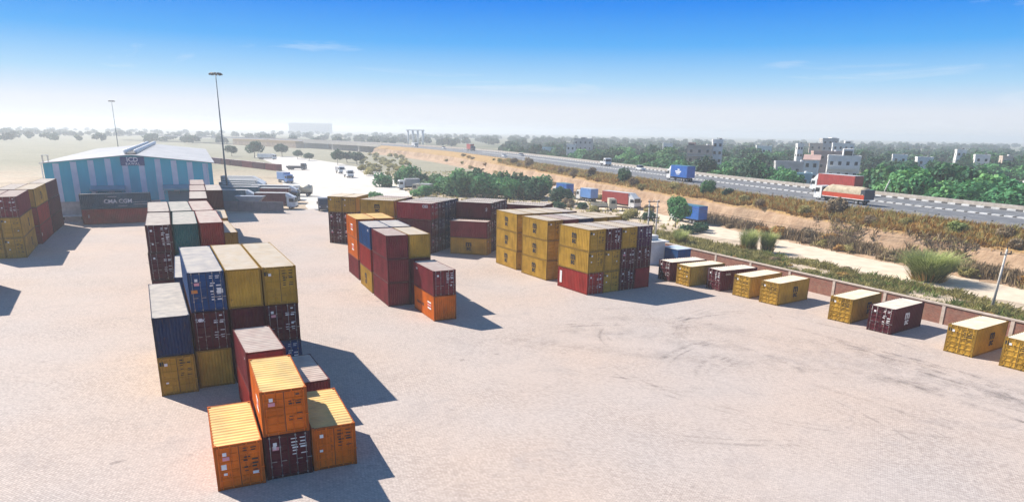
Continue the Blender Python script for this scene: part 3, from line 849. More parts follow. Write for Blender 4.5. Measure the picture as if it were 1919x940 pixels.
# ------------------------------------------------------------------ shed
SH_P = Vector((-91.63, 136.72, 0)); SH_YAW = R(24.4); SH_W, SH_D, SH_E, SH_R, DOCK = 30.2, 95.0, 11.2, 12.75, 1.2
M_teal = mat_noise('teal_cladding', (.014, .38, .46), (.025, .46, .55), .5, .5, stretch=(1, 1, .3))
M_clad = mat_noise('pale_grey_cladding', (.46, .53, .60), (.58, .65, .71), .5, .5)
M_roof = mat_noise('pale_sheet_roof', (.40, .40, .39), (.52, .51, .50), .2, .55)
M_signb = plain('sign_dark_blue', (.02, .06, .18), .5)
sh = empty('shed', SH_P, SH_YAW, 'long shed with teal and grey striped front wall and pale metal roof', 'warehouse')
mb = MB()
mb.prism([(0, DOCK), (SH_W, DOCK), (SH_W, SH_E), (SH_W/2, SH_R), (0, SH_E)], 0, SH_D, 'y')
mb.build('wall', M_teal, sh)
for i in range(10):
    u = 1.55 + i*2.98
    zt = SH_E + (SH_R-SH_E)*(1-abs(u+.5-SH_W/2)/(SH_W/2)) - .22
    mb = MB(); mb.box((u, -.03, DOCK+2.6), (u+1.05, -.001, zt)); mb.build('cladding_panel', M_clad, sh)
mb = MB(); mb.box((-.05, -.10, DOCK+.002), (6.6, -.004, DOCK+2.6)); mb.box((14.4, -.10, DOCK+.002), (19.6, -.004, DOCK+2.6)); mb.box((27.0, -.10, DOCK+.002), (SH_W+.05, -.004, DOCK+2.6))
tag(mb.build('plinth', M_concrete, sh), kind='stuff')
for u0, u1, in ((7.4, 13.6), (20.4, 26.4)):
    mb = MB(); mb.box((u0+.8, -.06, DOCK+.01), (u1-.8, -.002, DOCK+4.4)); sd = mb.build('shutter', mat_noise('shutter_teal', (.02, .12, .16), (.03, .16, .21), 1, .5, stretch=(.2, 1, 9)), sh)
    mb = MB(); mb.hexa([(u0, -2.2, DOCK+4.7), (u1, -2.2, DOCK+4.7), (u1, -.035, DOCK+5.1), (u0, -.035, DOCK+5.1), (u0, -2.2, DOCK+5.1), (u1, -2.2, DOCK+5.1), (u1, -.035, DOCK+5.7), (u0, -.035, DOCK+5.7)])
    cn = mb.build('canopy', mat_noise('canopy_sheet', (.10, .26, .32), (.16, .34, .40), 1, .5), sh)
    for u in (u0+.3, (u0+u1)/2, u1-.3):
        mb = MB(); mb.cyl((u, -2.0, DOCK+4.65), (u, -.1, DOCK+3.8), .05, n=6); mb.build('brace', M_steel, cn)
# roof with overhang
for sx in (0, 1):
    x0, x1 = (-.55, SH_W/2) if sx == 0 else (SH_W/2, SH_W+.55)
    z0 = SH_E - .05 if sx == 0 else SH_R; z1 = SH_R if sx == 0 else SH_E - .05
    mb = MB()
    mb.hexa([(x0, -.45, z0+.02), (x1, -.45, z1+.02), (x1, SH_D+.4, z1+.02), (x0, SH_D+.4, z0+.02), (x0, -.45, z0+.17), (x1, -.45, z1+.17), (x1, SH_D+.4, z1+.17), (x0, SH_D+.4, z0+.17)])
    rf_ = mb.build('roof', M_roof, sh)
    for k in range(14):
        y = 4 + k*6.5
        mb = MB(); mb.hexa([(x0, y, z0+.172), (x1, y, z1+.172), (x1, y+.12, z1+.172), (x0, y+.12, z0+.172), (x0, y, z0+.20), (x1, y, z1+.20), (x1, y+.12, z1+.20), (x0, y+.12, z0+.20)])
        mb.build('roof_seam', M_roof, rf_)
mb = MB(); mb.box((SH_W/2-.9, 2, SH_R+.19), (SH_W/2+.9, SH_D-2, SH_R+.32)); mb.build('ridge_cap', M_dark, sh)
vent = MB(); vent.cyl((0, 0, 0), (0, 0, .45), .28, n=10)
for i in range(4):
    a0, a1 = i*math.pi/8, (i+1)*math.pi/8
    vent.cyl((0, 0, .45+.5*math.sin(a0)*1.1), (0, 0, .45+.5*math.sin(a1)*1.1), .52*math.cos(a0) if i else .5, max(.03, .52*math.cos(a1)), n=10, cap=i == 3)
vme = vent.mesh('ridge_ventilator')
for k in range(14):
    for sx in (-1, 1):
        link_mesh('ridge_ventilator', vme, M_white, sh, (SH_W/2+sx*.95, 3.5+k*6.4+(1.5 if sx > 0 else 0), SH_R+.10))
mb = MB(); mb.box((13.3, -.16, 10.75), (17.6, -.06, 12.45)); sg = mb.build('sign_board', M_signb, sh)
link_mesh('lettering', text_mesh('ICD', 1.25, 'CENTER', .03), M_white, sg, (15.45, -.175, 11.88), (R(90), 0, 0))
link_mesh('lettering', text_mesh('BAWAL', .62, 'CENTER', .016, 1.35), M_white, sg, (15.45, -.175, 11.08), (R(90), 0, 0))
for sx in (.35, SH_W-.35):
    mb = MB(); mb.cyl((sx-.6, -.12, DOCK+.1), (sx-.6, -.12, SH_E-.2), .07, n=6); mb.build('downpipe', M_white, sh)
# small frame on the left eave
fr = MB()
for x in (0, .9):
    for y in (0, .9): fr.box((x, y, SH_E+.1), (x+.08, y+.08, SH_E+1.5))
fr.box((-.05, -.05, SH_E+1.5), (1.05, 1.05, SH_E+1.58)); fr.build('tank_stand', M_steel, sh)
# loading dock in front
dk = empty('loading_dock', SH_P, SH_YAW, 'grey concrete loading dock with white edge along the shed front', 'dock')
mb = MB(); mb.box((-.6, -1.7, 0), (SH_W+.6, -.001, DOCK-.16)); mb.build('base', M_concrete, dk)
mb = MB(); mb.box((-.9, -2.0, DOCK-.16), (SH_W+.9, -.001, DOCK)); mb.build('edge_slab', M_whitep, dk)
for k in range(9):
    mb = MB(); mb.box((2+k*3.2, -1.86, .5), (2.35+k*3.2, -1.70, DOCK-.17)); mb.build('bumper', M_rubber, dk)

# ------------------------------------------------------------------ flood light masts
M_mast = mat_noise('mast_steel', (.06, .10, .13), (.11, .16, .19), 1, .5, metallic=.3)
def mast(p, h, label):
    t = empty('flood_light_mast', (p[0], p[1], 0), 0, label, 'light mast', 'flood light masts')
    mb = MB(); mb.cyl((0, 0, 0), (0, 0, h-1), .27, .10, n=10); mb.build('pole', M_mast, t)
    mb = MB(); mb.box((-.5, -.5, 0), (.5, .5, .35)); mb.build('footing', M_concrete, t)
    mb = MB()
    for k in range(10):
        a = 2*math.pi*k/10; b_ = a+2*math.pi/10
        mb.cyl((1.0*math.cos(a), 1.0*math.sin(a), h-1), (1.0*math.cos(b_), 1.0*math.sin(b_), h-1), .05, n=5)
    for k in range(4):
        a = math.pi/2*k
        mb.cyl((0, 0, h-1.2), (1.0*math.cos(a), 1.0*math.sin(a), h-1), .05, n=5)
    rg = mb.build('ring', M_mast, t)
    for k in range(10):
        a = 2*math.pi*k/10
        mb = MB(); mb.hexa([(1.1, -.3, -.25), (1.55, -.3, -.45), (1.55, .3, -.45), (1.1, .3, -.25), (1.2, -.3, .15), (1.65, -.3, -.15), (1.65, .3, -.15), (1.2, .3, .15)])
        mb.build('flood_light', M_dark, t, (0, 0, h-.9), (0, 0, a))
    return t
mast((-75.97, 184.68), 32.3, 'tall flood light mast rising beside the shed and parked trailers')
mast((-215, 384.4), 31.5, 'distant flood light mast fading in haze behind the shed roof')

# ------------------------------------------------------------------ boundary wall
def wall_brick_mat():
    mt, nt, b = new_mat('brick_panel')
    tc = N(nt, 'ShaderNodeTexCoord')
    mp = N(nt, 'ShaderNodeMapping'); mp.inputs['Rotation'].default_value = (R(90), 0, 0)
    nt.links.new(tc.outputs['Object'], mp.inputs[0])
    br = N(nt, 'ShaderNodeTexBrick'); br.inputs['Scale'].default_value = 1; br.inputs['Brick Width'].default_value = .25; br.inputs['Row Height'].default_value = .085; br.inputs['Mortar Size'].default_value = .01
    br.inputs['Color1'].default_value = (.29, .095, .055, 1); br.inputs['Color2'].default_value = (.17, .055, .035, 1); br.inputs['Mortar'].default_value = (.26, .19, .15, 1)
    nt.links.new(mp.outputs[0], br.inputs[0])
    nz = N(nt, 'ShaderNodeTexNoise'); nz.inputs['Scale'].default_value = 1.8; nz.inputs['Detail'].default_value = 8
    nt.links.new(tc.outputs['Object'], nz.inputs[0])
    mr = N(nt, 'ShaderNodeMapRange'); mr.inputs[1].default_value = .45; mr.inputs[2].default_value = .75; mr.inputs[4].default_value = .6
    nt.links.new(nz.outputs[0], mr.inputs[0])
    mx = N(nt, 'ShaderNodeMix', data_type='RGBA'); mx.inputs[7].default_value = (.31, .19, .13, 1)
    nt.links.new(mr.outputs[0], mx.inputs[0]); nt.links.new(br.outputs[0], mx.inputs[6]); nt.links.new(mx.outputs[2], b.inputs['Base Color'])
    b.inputs['Roughness'].default_value = .9
    bp = N(nt, 'ShaderNodeBump'); bp.invert = True; bp.inputs['Strength'].default_value = .5; bp.inputs['Distance'].default_value = .02
    nt.links.new(br.outputs['Fac'], bp.inputs['Height']); nt.links.new(bp.outputs[0], b.inputs['Normal'])
    return mt
M_brick = wall_brick_mat()
M_cope = mat_noise('plastered_coping', (.42, .34, .27), (.60, .50, .42), 2, .9)
wl = float(np.linalg.norm(WALL_B-WALL_A)); wyaw = math.atan2(*(WALL_B-WALL_A)[::-1])
bw = empty('boundary_wall', (WALL_A[0], WALL_A[1], 0), wyaw, 'red brick boundary wall with pale posts and coping along the yard', 'wall')
NB = 13; bay = wl/NB
for k in range(NB):
    mb = MB(); mb.box((.17, -.10, -.05), (bay-.17, .10, 2.0)); mb.build('brick_panel', M_brick, bw, (k*bay, 0, 0))
    mb = MB(); mb.box((.004, -.20, 2.003), (bay-.004, .20, 2.14)); mb.build('coping', M_cope, bw, (k*bay, 0, 0))
for k in range(NB+1):
    mb = MB(); mb.box((-.17, -.17, -.05), (.17, .17, 2.0)); mb.build('post', M_cope, bw, (k*bay, 0, 0))

# hut and cabin at the end of the wall
M_wash = mat_noise('whitewash', (.56, .55, .52), (.72, .71, .68), 1, .9)
t = empty('white_hut', (20.6, 102.6, 0), R(-62), 'small white flat-roofed hut behind the yellow block', 'hut')
mb = MB(); mb.box((-1.4, -1.5, 0), (1.4, 1.5, 3.3)); mb.build('wall', M_wash, t)
mb = MB(); mb.box((-1.8, -1.9, 3.3), (1.8, 1.9, 3.5)); rr_ = mb.build('roof', M_wash, t)
mb = MB(); mb.box((-1.0, -1.0, 3.5), (.6, .8, 4.2)); mb.build('water_tank', M_wash, rr_)
for x in (-.3,):
    mb = MB(); mb.box((.55, -1.53, 1.5), (.95, -1.501, 2.3)); mb.build('window', M_glass, t)
t = empty('site_cabin', (24.3, 101.4, 0), R(-62), 'blue metal site cabin between the white hut and brick wall', 'cabin')
mb = MB(); mb.box((-1.6, -1.2, .12), (1.6, 1.2, 2.55)); mb.build('wall', paint('blue', PAINTS['blue']), t)
mb = MB(); mb.box((-1.68, -1.28, 2.55), (1.68, 1.28, 2.64)); mb.build('roof', M_clad, t)
mb = MB(); mb.box((-1.63, -.3, 1.3), (-1.601, .3, 1.9)); mb.build('window', M_white, t)
mb = MB(); mb.box((-1.5, -1.1, 0), (1.5, 1.1, .12)); mb.build('skid', M_dark, t)

# ------------------------------------------------------------------ power poles and wires
M_pole = mat_noise('concrete_pole', (.48, .45, .40), (.64, .60, .54), 2, .9)
def wire(a, b_, sag, label):
    mb = MB(); a = Vector(a); b_ = Vector(b_); prev = None
    for i in range(15):
        t_ = i/14; p = a.lerp(b_, t_); p.z -= sag*4*t_*(1-t_)
        if prev is not None: mb.cyl(prev, p, .018, n=3, cap=False)
        prev = p
    return tag(mb.build('power_wire', M_dark), label, 'wire', 'overhead power wires')
t = empty('twin_pole', (23.6, 118.0, 0), R(8), 'twin concrete power pole with cross arms behind the yellow block', 'power pole')
for x in (-.72, .72):
    mb = MB(); mb.cyl((x, 0, -.1), (x, 0, 7.9), .15, .10, n=6); mb.build('pole', M_pole, t)
for z in (7.6, 6.7, 4.9):
    mb = MB(); mb.box((-1.05, -.16, z), (1.05, -.10, z+.12)); ca = mb.build('cross_arm', M_dark, t)
    for x in (-.9, 0, .9):
        mb = MB(); mb.cyl((x, -.13, z+.12), (x, -.13, z+.38), .06, n=6); mb.build('insulator', M_steel, ca)
t = empty('power_pole', (54.9, 76.5, 0), R(20), 'white power pole among weeds outside the wall at right', 'power pole')
mb = MB(); mb.cyl((0, 0, -.1), (.35, 0, 7.0), .16, .10, n=8); mb.build('pole', M_pole, t)
mb = MB(); mb.box((-.55, -.05, 6.35), (1.15, .05, 6.46)); ca = mb.build('cross_arm', M_dark, t)
for x in (-.5, 1.1, .35):
    mb = MB(); mb.cyl((x, 0, 6.46 if x != .35 else 7.0), (x, 0, 6.75 if x != .35 else 7.3), .07, n=6); mb.build('insulator', M_dark, ca)
for i, (o1, o2) in enumerate(((-.9, -.5), (0, .35), (.9, 1.1))):
    za = 7.95
    wire((23.6+o1, 118, za), (54.9+o2*.94, 76.5+o2*.34, 6.75 if i != 1 else 7.3), 1.0, 'thin power wire sagging between twin pole and right pole')
    wire((54.9+o2*.94, 76.5+o2*.34, 6.75 if i != 1 else 7.3), (84+o2, 40, 6.8), .8, 'thin power wire running right from the white pole')
lp = empty('leaning_pole', (float(road_xy(146, 28.5)[0]), float(road_xy(146, 28.5)[1]), 5.9), 0, 'leaning white pole beside the far highway parapet', 'power pole')
mb = MB(); mb.cyl((0, 0, 0), (1.2, 0, 3.9), .16, .12, n=6); mb.build('pole', M_pole, lp)
mb = MB(); mb.cyl((.6, 0, 0), (1.0, 0, 1.0), .14, .12, n=6); mb.build('stub', M_pole, lp)

# ------------------------------------------------------------------ highway furniture
def road_pt(s, off, z=0):
    x, y = road_xy(s, off); return (float(x), float(y), ZR+z)
def block_between(s0, s1, o0, o1, z0, z1):
    mb = MB()
    c_ = [road_pt(s0, o0, z0), road_pt(s0, o1, z0), road_pt(s1, o1, z0), road_pt(s1, o0, z0), road_pt(s0, o0, z1), road_pt(s0, o1, z1), road_pt(s1, o1, z1), road_pt(s1, o0, z1)]
    mb.hexa(c_); return mb
def many_blocks(name, mats, parent, s0, s1, step, frac, o0, o1, z0, z1, far_from, kinds):
    """painted kerb blocks: singly as far as they can be told apart, joined beyond"""
    rest = [MB(), MB()]
    s = s0; i = 0
    while s < s1:
        ln = step*(frac if i % 2 == 0 else 1-frac)
        if s < far_from:
            block_between(s+.01, s+ln-.01, o0, o1, z0, z1).build(name, mats[i % 2], parent)
        else:
            c_ = [road_pt(a, o, z) for z in (z0, z1) for a, o in ((s+.01, o0), (s+.01, o1), (s+ln-.01, o1), (s+ln-.01, o0))]
            rest[i % 2].hexa(c_)
        s += ln; i += 1
    for k in (0, 1):
        if rest[k].f: tag(rest[k].build(name, mats[k], parent), kind='stuff')
md = empty('median_kerb', road_pt(100, 15.5), 0, 'black and white painted median kerb down the middle of the highway', 'kerb')
md.location = (0, 0, 0)
many_blocks('kerb_block', (M_whitep, M_blackp), md, 60, 420, 2.0, .68, 15.2, 15.9, .013, .20, 200, None)
fk = empty('far_kerb', (0, 0, 0), 0, 'black and white painted kerb on the far highway shoulder', 'kerb')
many_blocks('kerb_block', (M_whitep, M_blackp), fk, 80, 480, 2.8, .55, 26.4, 26.8, .0, .32, 280, None)
pp = empty('far_parapet', (0, 0, 0), 0, 'long grey concrete parapet on the far side of the highway', 'parapet')
for s in np.arange(60, 900, 14.0):
    block_between(s+.02, s+13.98, 27.6, 27.95, -.3, .95).build('parapet_panel', M_concrete, pp)
gl = empty('guard_rail', (0, 0, 0), 0, 'pale metal guard rail on the near highway edge with dark posts', 'guard rail')
for s in np.arange(60, 430, 4.0):
    x, y, z = road_pt(s, .35)
    mb = MB(); mb.box((-.10, -.10, -.4), (.10, .10, .80)); mb.build('post', M_blackp, gl, (x, y, z))
for s in np.arange(60, 520, 8.0):
    block_between(s, s+7.98, .15, .22, .30, .62).build('rail', M_steel, gl)
# underpass bridge at the far end
br = empty('underpass_bridge', (0, 0, 0), 0, 'pale concrete highway bridge fading in haze at the far end', 'bridge')
for s0, s1 in ((560, 600), (600.05, 640), (640.05, 680)):
    block_between(s0, s1, -.6, 28, -1.4, .006).build('deck', M_concrete, br)
    block_between(s0, s1, -.6, -.2, .006, 1.0).build('parapet', M_concrete, br)
for s in (560, 600, 640, 680):
    block_between(s-.9, s+.9, .5, 26, -7, -1.4).build('pier', M_concrete, br)
block_between(680, 760, -8, 34, -7, -.1).build('abutment', M_emb, br)

# ------------------------------------------------------------------ vehicles
WH = {}
def wheel_mesh(r, w):
    k = (r, w)
    if k not in WH:
        a = MB(); a.cyl((0, -w/2, 0), (0, w/2, 0), r, n=14)
        b_ = MB(); b_.cyl((0, -w/2-.012, 0), (0, w/2+.012, 0), r*.5, n=10)
        WH[k] = (a.mesh('tyre'), b_.mesh('hub'))
    return WH[k]
def wheel(t, x, y, r, w):
    a, b_ = wheel_mesh(r, w)
    o = link_mesh('wheel', a, M_rubber, t, (x, y, r))
    link_mesh('hub', b_, M_steel, o)
def vpaint(n, c): return mat_noise('vehicle_'+n, tuple(x*.85 for x in c), tuple(min(1, x*1.1) for x in c), 1.2, .4)
VP = dict(white=vpaint('white', (.72, .72, .70)), blue=vpaint('blue', (.02, .12, .42)), red=vpaint('red', (.36, .05, .04)), orange=vpaint('orange', (.50, .06, .02)),
          dark=vpaint('dark', (.05, .06, .08)), cream=vpaint('cream', (.55, .50, .38)), lblue=vpaint('light_blue', (.12, .26, .55)), maroon=vpaint('maroon', (.16, .03, .04)), teal=vpaint('teal', (.05, .17, .22)), grey=vpaint('grey', (.30, .31, .33)))
M_tarp = mat_noise('tarpaulin', (.34, .28, .19), (.50, .43, .31), 1.5, .9, bump=.4, bscale=4)
def truck(p, heading, label, cab='white', cargo='box', cc='blue', length=10.0, height=3.9, z=0.0, axles=None, text=False, group=None, cat='truck'):
    """x forward, origin mid-length on the ground"""
    t = empty('cargo_truck', (p[0], p[1], z), heading, label, cat, group)
    h = length/2; w = 1.22; cl = 2.0
    mb = MB(); mb.box((-h+.1, -.45, .62), (h-.3, .45, .95)); mb.build('chassis', M_dark, t)
    # cab
    cb = MB(); x0, x1 = h-cl, h
    cb.prism([(x0, .55), (x1, .55), (x1, 1.55), (x1-.18, 2.75), (x1-.45, 2.95), (x0, 2.95)], -w, w, 'y')
    c_ = cb.build('cab', VP[cab], t)
    mb = MB(); mb.hexa([(x1+.004, -1.05, 1.65), (x1+.004, 1.05, 1.65), (x1-.02, 1.05, 1.65), (x1-.02, -1.05, 1.65), (x1-.155, -1.02, 2.65), (x1-.155, 1.02, 2.65), (x1-.20, 1.02, 2.65), (x1-.20, -1.02, 2.65)]); mb.build('windscreen', M_glass, c_)
    for sy in (-1, 1):
        mb = MB(); mb.box((x0+.55, min(sy*w, sy*(w+.012)), 1.7), (x1-.35, max(sy*w, sy*(w+.012)), 2.5)); mb.build('side_window', M_glass, c_)
        mb = MB(); mb.box((x1-.01, sy*.85-.17, .95), (x1+.03, sy*.85+.17, 1.2)); mb.build('headlight', M_white, c_)
        mb = MB(); mb.box((x1-.12, min(sy*(w+.05), sy*(w+.28)), 1.7), (x1-.04, max(sy*(w+.05), sy*(w+.28)), 2.3)); mb.build('mirror', M_dark, c_)
    mb = MB(); mb.box((x1-.05, -w, .45), (x1+.12, w, .72)); mb.build('bumper', M_dark, t)
    b0, b1 = -h, h-cl-.25
    if cargo == 'box':
        mb = MB(); mb.box((b0, -w-.02, 1.1), (b1, w+.02, height)); bx = mb.build('cargo_box', VP[cc], t)
        for k in range(int((b1-b0)/.6)):
            for sy in (-1, 1):
                x = b0+.3+k*.6
                mb = MB(); mb.box((x, min(sy*(w+.02), sy*(w+.05)), 1.15), (x+.12, max(sy*(w+.02), sy*(w+.05)), height-.06))
                if length > 9 and z >= 0 and p[1] < 260: mb.build('rib', VP[cc], bx)
        mb = MB(); mb.box((b0+.02, -w, height+.002), (b1-.02, w, height+.06)); mb.build('cargo_roof', M_roof if cc != 'blue' else VP['teal'], bx)
        if text:
            for sy in (-1, 1):
                for (u0, u1, z0, z1) in ((-.9, .1, 2.95, 3.25), (-1.7, 1.2, 2.45, 2.75), (-1.4, .9, 2.1, 2.3), (-1.0, .5, 1.75, 1.9)):
                    mb = MB(); mb.box((u0-.6, min(sy*(w+.05), sy*(w+.062)), z0), (u1-.6, max(sy*(w+.05), sy*(w+.062)), z1)); mb.build('lettering', M_white, bx)
        if cab == 'white' and length > 9:
            mb = MB(); mb.hexa([(b1+.1, -w, 2.96), (x1-.6, -w*.8, 2.96), (x1-.6, w*.8, 2.96), (b1+.1, w, 2.96), (b1+.1, -w, height), (b1+.3, -w*.8, height), (b1+.3, w*.8, height), (b1+.1, w, height)]); mb.build('wind_deflector', VP['white'], c_)
    elif cargo == 'tarp':
        mb = MB(); mb.box((b0, -w-.04, 1.15), (b1, w+.04, 1.95)); bd = mb.build('side_board', VP['orange'], t)
        mb = MB(); mb.box((b0-.02, -w-.06, 1.02), (b1+.02, w+.06, 1.15)); mb.build('bed', VP['white'], t)
        prof = []
        n = 14; X = np.linspace(b0+.05, b1-.05, 22); V = []; F = []
        for ix, x in enumerate(X):
            e = min(1, (x-b0)/.9, (b1-x)/.9) ** .5
            for j in range(n+1):
                a = math.pi*j/n
                V.append((x, math.cos(a)*(w+.02+.03*math.sin(ix*2.1)), 1.96+math.sin(a)**.6*(1.35*e+.08*math.sin(ix*1.3+j))))
        F = [(i*(n+1)+j, i*(n+1)+j+1, (i+1)*(n+1)+j+1, (i+1)*(n+1)+j) for i in range(len(X)-1) for j in range(n)]
        link_mesh('tarpaulin', np_mesh('tarpaulin', V, F, True), M_tarp, t)
        mb = MB(); mb.box((b0-.05, -w-.03, 1.15), (b0+.9, w+.03, 2.9)); mb.build('tail_frame', VP['dark'], t)
        mb = MB(); mb.box((h-cl-.2, -w*.95, 1.0), (h-cl-.02, w*.95, 2.7)); mb.build('cab_guard', VP['dark'], t)
    elif cargo == 'tank':
        mb = MB(); mb.cyl((b0, 0, 2.0), (b1, 0, 2.0), 1.0, n=14); mb.build('tank', VP[cc], t)
        mb = MB(); mb.cyl((b0+1, 0, 2.95), (b0+1, 0, 3.2), .3, n=8); mb.build('hatch', VP['grey'], t)
    elif cargo == 'flat':
        mb = MB(); mb.box((b0, -w, 1.0), (b1, w, 1.15)); bd = mb.build('bed', VP[cc], t)
        for sy in (-1, 1):
            mb = MB(); mb.box((b0, min(sy*w, sy*(w-.06)), 1.15), (b1, max(sy*w, sy*(w-.06)), 1.7)); mb.build('side_board', VP[cc], t)
    r = .50
    ax = axles or ([h-1.2, -h+1.3, -h+2.4] if length > 7 else [h-1.0, -h+1.2])
    for x in ax:
        for sy in (-1, 1): wheel(t, x, sy*(w-.16), r, .3)
    return t
def car(p, heading, label, c='white', z=0.0, suv=False, group=None):
    t = empty('car', (p[0], p[1], z), heading, label, 'car', group)
    h = 2.1; w = .85; s = .25 if suv else 0
    mb = MB(); mb.prism([(-h, .35), (h, .35), (h, .75), (h-.15, .92), (h-1.0, 1.0), (-h+.1, 1.0+s*.3), (-h, .9)], -w, w, 'y'); b_ = mb.build('body', VP[c], t)
    mb = MB(); mb.hexa([(-h+.25, -w+.05, 1.0), (h-1.0, -w+.05, 1.0), (h-1.0, w-.05, 1.0), (-h+.25, w-.05, 1.0), (-h+(.35 if suv else .8), -w+.2, 1.5+s), (h-1.75, -w+.2, 1.5+s), (h-1.75, w-.2, 1.5+s), (-h+(.35 if suv else .8), w-.2, 1.5+s)]); cb_ = mb.build('window_band', M_glass, t)
    mb = MB(); mb.box((-h+.8, -w+.18, 1.502+s), (h-1.8, w-.18, 1.56+s)); mb.build('roof', VP[c], t)
    for x in (-h+.75, h-.8):
        for sy in (-1, 1): wheel(t, x, sy*(w-.09), .32, .2)
    for sy in (-1, 1):
        mb = MB(); mb.box((h-.02, sy*.6-.15, .65), (h+.02, sy*.6+.15, .8)); mb.build('headlight', M_white, t)
    return t
def on_road(s, off):
    x, y = road_xy(s, off); return (float(x), float(y))
ZW = ZR+.014
gHW = 'vehicles on the highway'
s1 = 141; truck(on_road(135.2, 5.6), road_dir(135), 'white-cabbed lorry with cream tarpaulin load and orange side boards', 'white', 'tarp', 'orange', 12.6, 3.3, ZW, [5.0, 1.6, .4, -4.6], group=gHW)
truck(on_road(152.5, 21.5), road_dir(150), 'red container lorry on the far lane behind the tarpaulin lorry', 'white', 'box', 'red', 13.0, 4.2, ZW, group=gHW)
truck(on_road(192.5, 7.0), road_dir(190), 'blue box lorry with white side lettering on the highway', 'white', 'box', 'blue', 10.6, 4.1, ZW, text=True, group=gHW)
car(on_road(240, 20.5), road_dir(240)+math.pi, 'white estate car on the far lanes behind the blue lorry', 'white', ZW, True, gHW)
truck(on_road(272, 22), road_dir(272)+math.pi, 'small white pickup lorry near the far kerb', 'white', 'flat', 'white', 5.4, 2.6, ZW, group=gHW)
truck(on_road(446, 18), road_dir(446)+math.pi, 'distant red lorry with dark cab front on the highway', 'dark', 'box', 'red', 9.5, 4.2, ZW, group=gHW)
car(on_road(352, 5), road_dir(352)+math.pi, 'distant white car on the near lanes', 'white', ZW, False, gHW)
car(on_road(362, 17.5), road_dir(362)+math.pi, 'distant pale car by the median', 'grey', ZW, False, gHW)
truck(on_road(520, 8), road_dir(520)+math.pi, 'tiny white lorry just before the bridge', 'white', 'box', 'white', 7, 3.2, ZW, group=gHW)
car(on_road(478, 12), road_dir(478)+math.pi, 'tiny white car ahead of the distant red lorry', 'white', ZW, True, gHW)
gLR = 'vehicles on the service road below the highway'
truck((28.0, 183.0), R(-54), 'red container lorry with white cab parked below the highway', 'white', 'box', 'red', 12.0, 3.9, 0, group=gLR)
truck((20.6, 199.0), R(118), 'blue box lorry parked left of the red one', 'white', 'box', 'lblue', 7.5, 3.6, 0, group=gLR)
truck((14.4, 208.5), R(115), 'dark blue lorry half hidden in bushes below the highway', 'white', 'box', 'blue', 8.5, 4.2, 0, group=gLR)
truck((22.6, 175.8), R(4), 'low sandy-coloured flat lorry before the red one', 'cream', 'flat', 'cream', 6.2, 2.4, 0, group=gLR)
truck((38.5, 153.2), R(118), 'blue lorry rear showing behind the tree', 'white', 'box', 'blue', 9.0, 3.9, 0, group=gLR)
gTR = 'trailers parked beside the shed'
TRP = [(-86.5, 222, 'white', 'grey'), (-81.5, 212, 'white', 'grey'), (-78.8, 204, 'white', 'teal'), (-76.5, 196.5, 'blue', 'teal'), (-73.0, 189.5, 'dark', 'teal'), (-70.6, 182.5, 'dark', 'teal'), (-60.5, 180.0, 'dark', 'maroon'), (-70.0, 172.5, 'white', 'teal'), (-57.0, 166.5, 'white', 'maroon')]
TRP += [(-84.0, 217, 'white', 'grey'), (-80.0, 208, 'white', 'teal'), (-64.5, 188.5, 'white', 'grey')]
TRN = ['farthest of the parked trailers beside the shed, pale roofed', 'second farthest pale-roofed trailer beside the shed', 'third farthest teal-sided trailer beside the shed', 'long teal trailer with blue cab beside the shed', 'teal trailer in mid row beside the shed', 'teal trailer just past the mast foot', 'maroon container trailer jutting right of the row', 'teal trailer right behind the mast foot', 'nearest maroon container trailer above the grey wall', 'pale trailer wedged between the two farthest ones', 'teal trailer wedged fourth from the far end', 'pale short trailer beside the jutting maroon one']
for (x, y, cb_, cc), lb in zip(TRP, TRN):
    truck((x, y), R(3), lb, cb_, 'box', cc, 12.0 if cc != 'maroon' else 9.5, 3.7, 0, group=gTR, cat='trailer')
t = empty('yard_wall', (-66.2, 157.2, 0), R(4), 'low grey concrete wall in front of the parked trailers', 'wall')
for k in range(4):
    mb = MB(); mb.box((.02, -.15, 0), (3.38, .15, 2.5)); mb.build('wall_panel', mat_noise('weathered_concrete', (.11, .11, .13), (.19, .18, .20), .8, .9), t, (k*3.4, 0, 0))
mb = MB(); mb.box((-.4, -.75, 0), (14, -.151, .22)); mb.build('kerb', M_concrete, t)
t = empty('tipper_body', (-60.3, 159.9, 0), R(3), 'grey tipper body with slanted ends behind the low wall', 'tipper body')
mb = MB(); mb.prism([(-3.6, 3.5), (-2.2, 2.2), (1.6, 2.2), (2.9, 3.5)], -1.2, 1.2, 'y'); mb.build('bucket', VP['grey'], t)
mb = MB(); mb.box((-2.4, -.9, .7), (2, .9, 2.19)); mb.build('chassis', M_dark, t)
for x in (-1.5, 1.2):
    for sy in (-1, 1): wheel(t, x, sy*1.0, .5, .3)
gBK = 'vehicles on the back road'
truck((-81, 247.5), R(-48), 'blue covered lorry coming along the back road', 'lblue', 'box', 'lblue', 8.0, 3.6, 0, group=gBK)
truck((-60.5, 199.5), R(185), 'small white tanker on the dirt behind the trailers', 'white', 'tank', 'cream', 5.4, 3.2, 0, group=gBK)
truck((-45.2, 164.5), R(-75), 'dark blue van with white roof left of the back row', 'dark', 'box', 'dark', 4.6, 2.9, 0, group=gBK)
truck((-101, 326), R(-5), 'dark lorry at the end of the maroon container line', 'dark', 'flat', 'dark', 9, 3, 0, group=gBK)
truck((-76, 306), R(-60), 'farther white pickup lorry on the pale back road', 'white', 'box', 'grey', 6, 2.6, 0, group=gBK)
truck((-66.5, 281), R(-60), 'nearer white pickup lorry on the pale back road', 'white', 'box', 'white', 6, 2.7, 0, group=gBK)
truck((-150, 428), R(-3), 'distant white lorry beyond the maroon container line', 'white', 'box', 'white', 11, 3.2, 0, group=gBK)
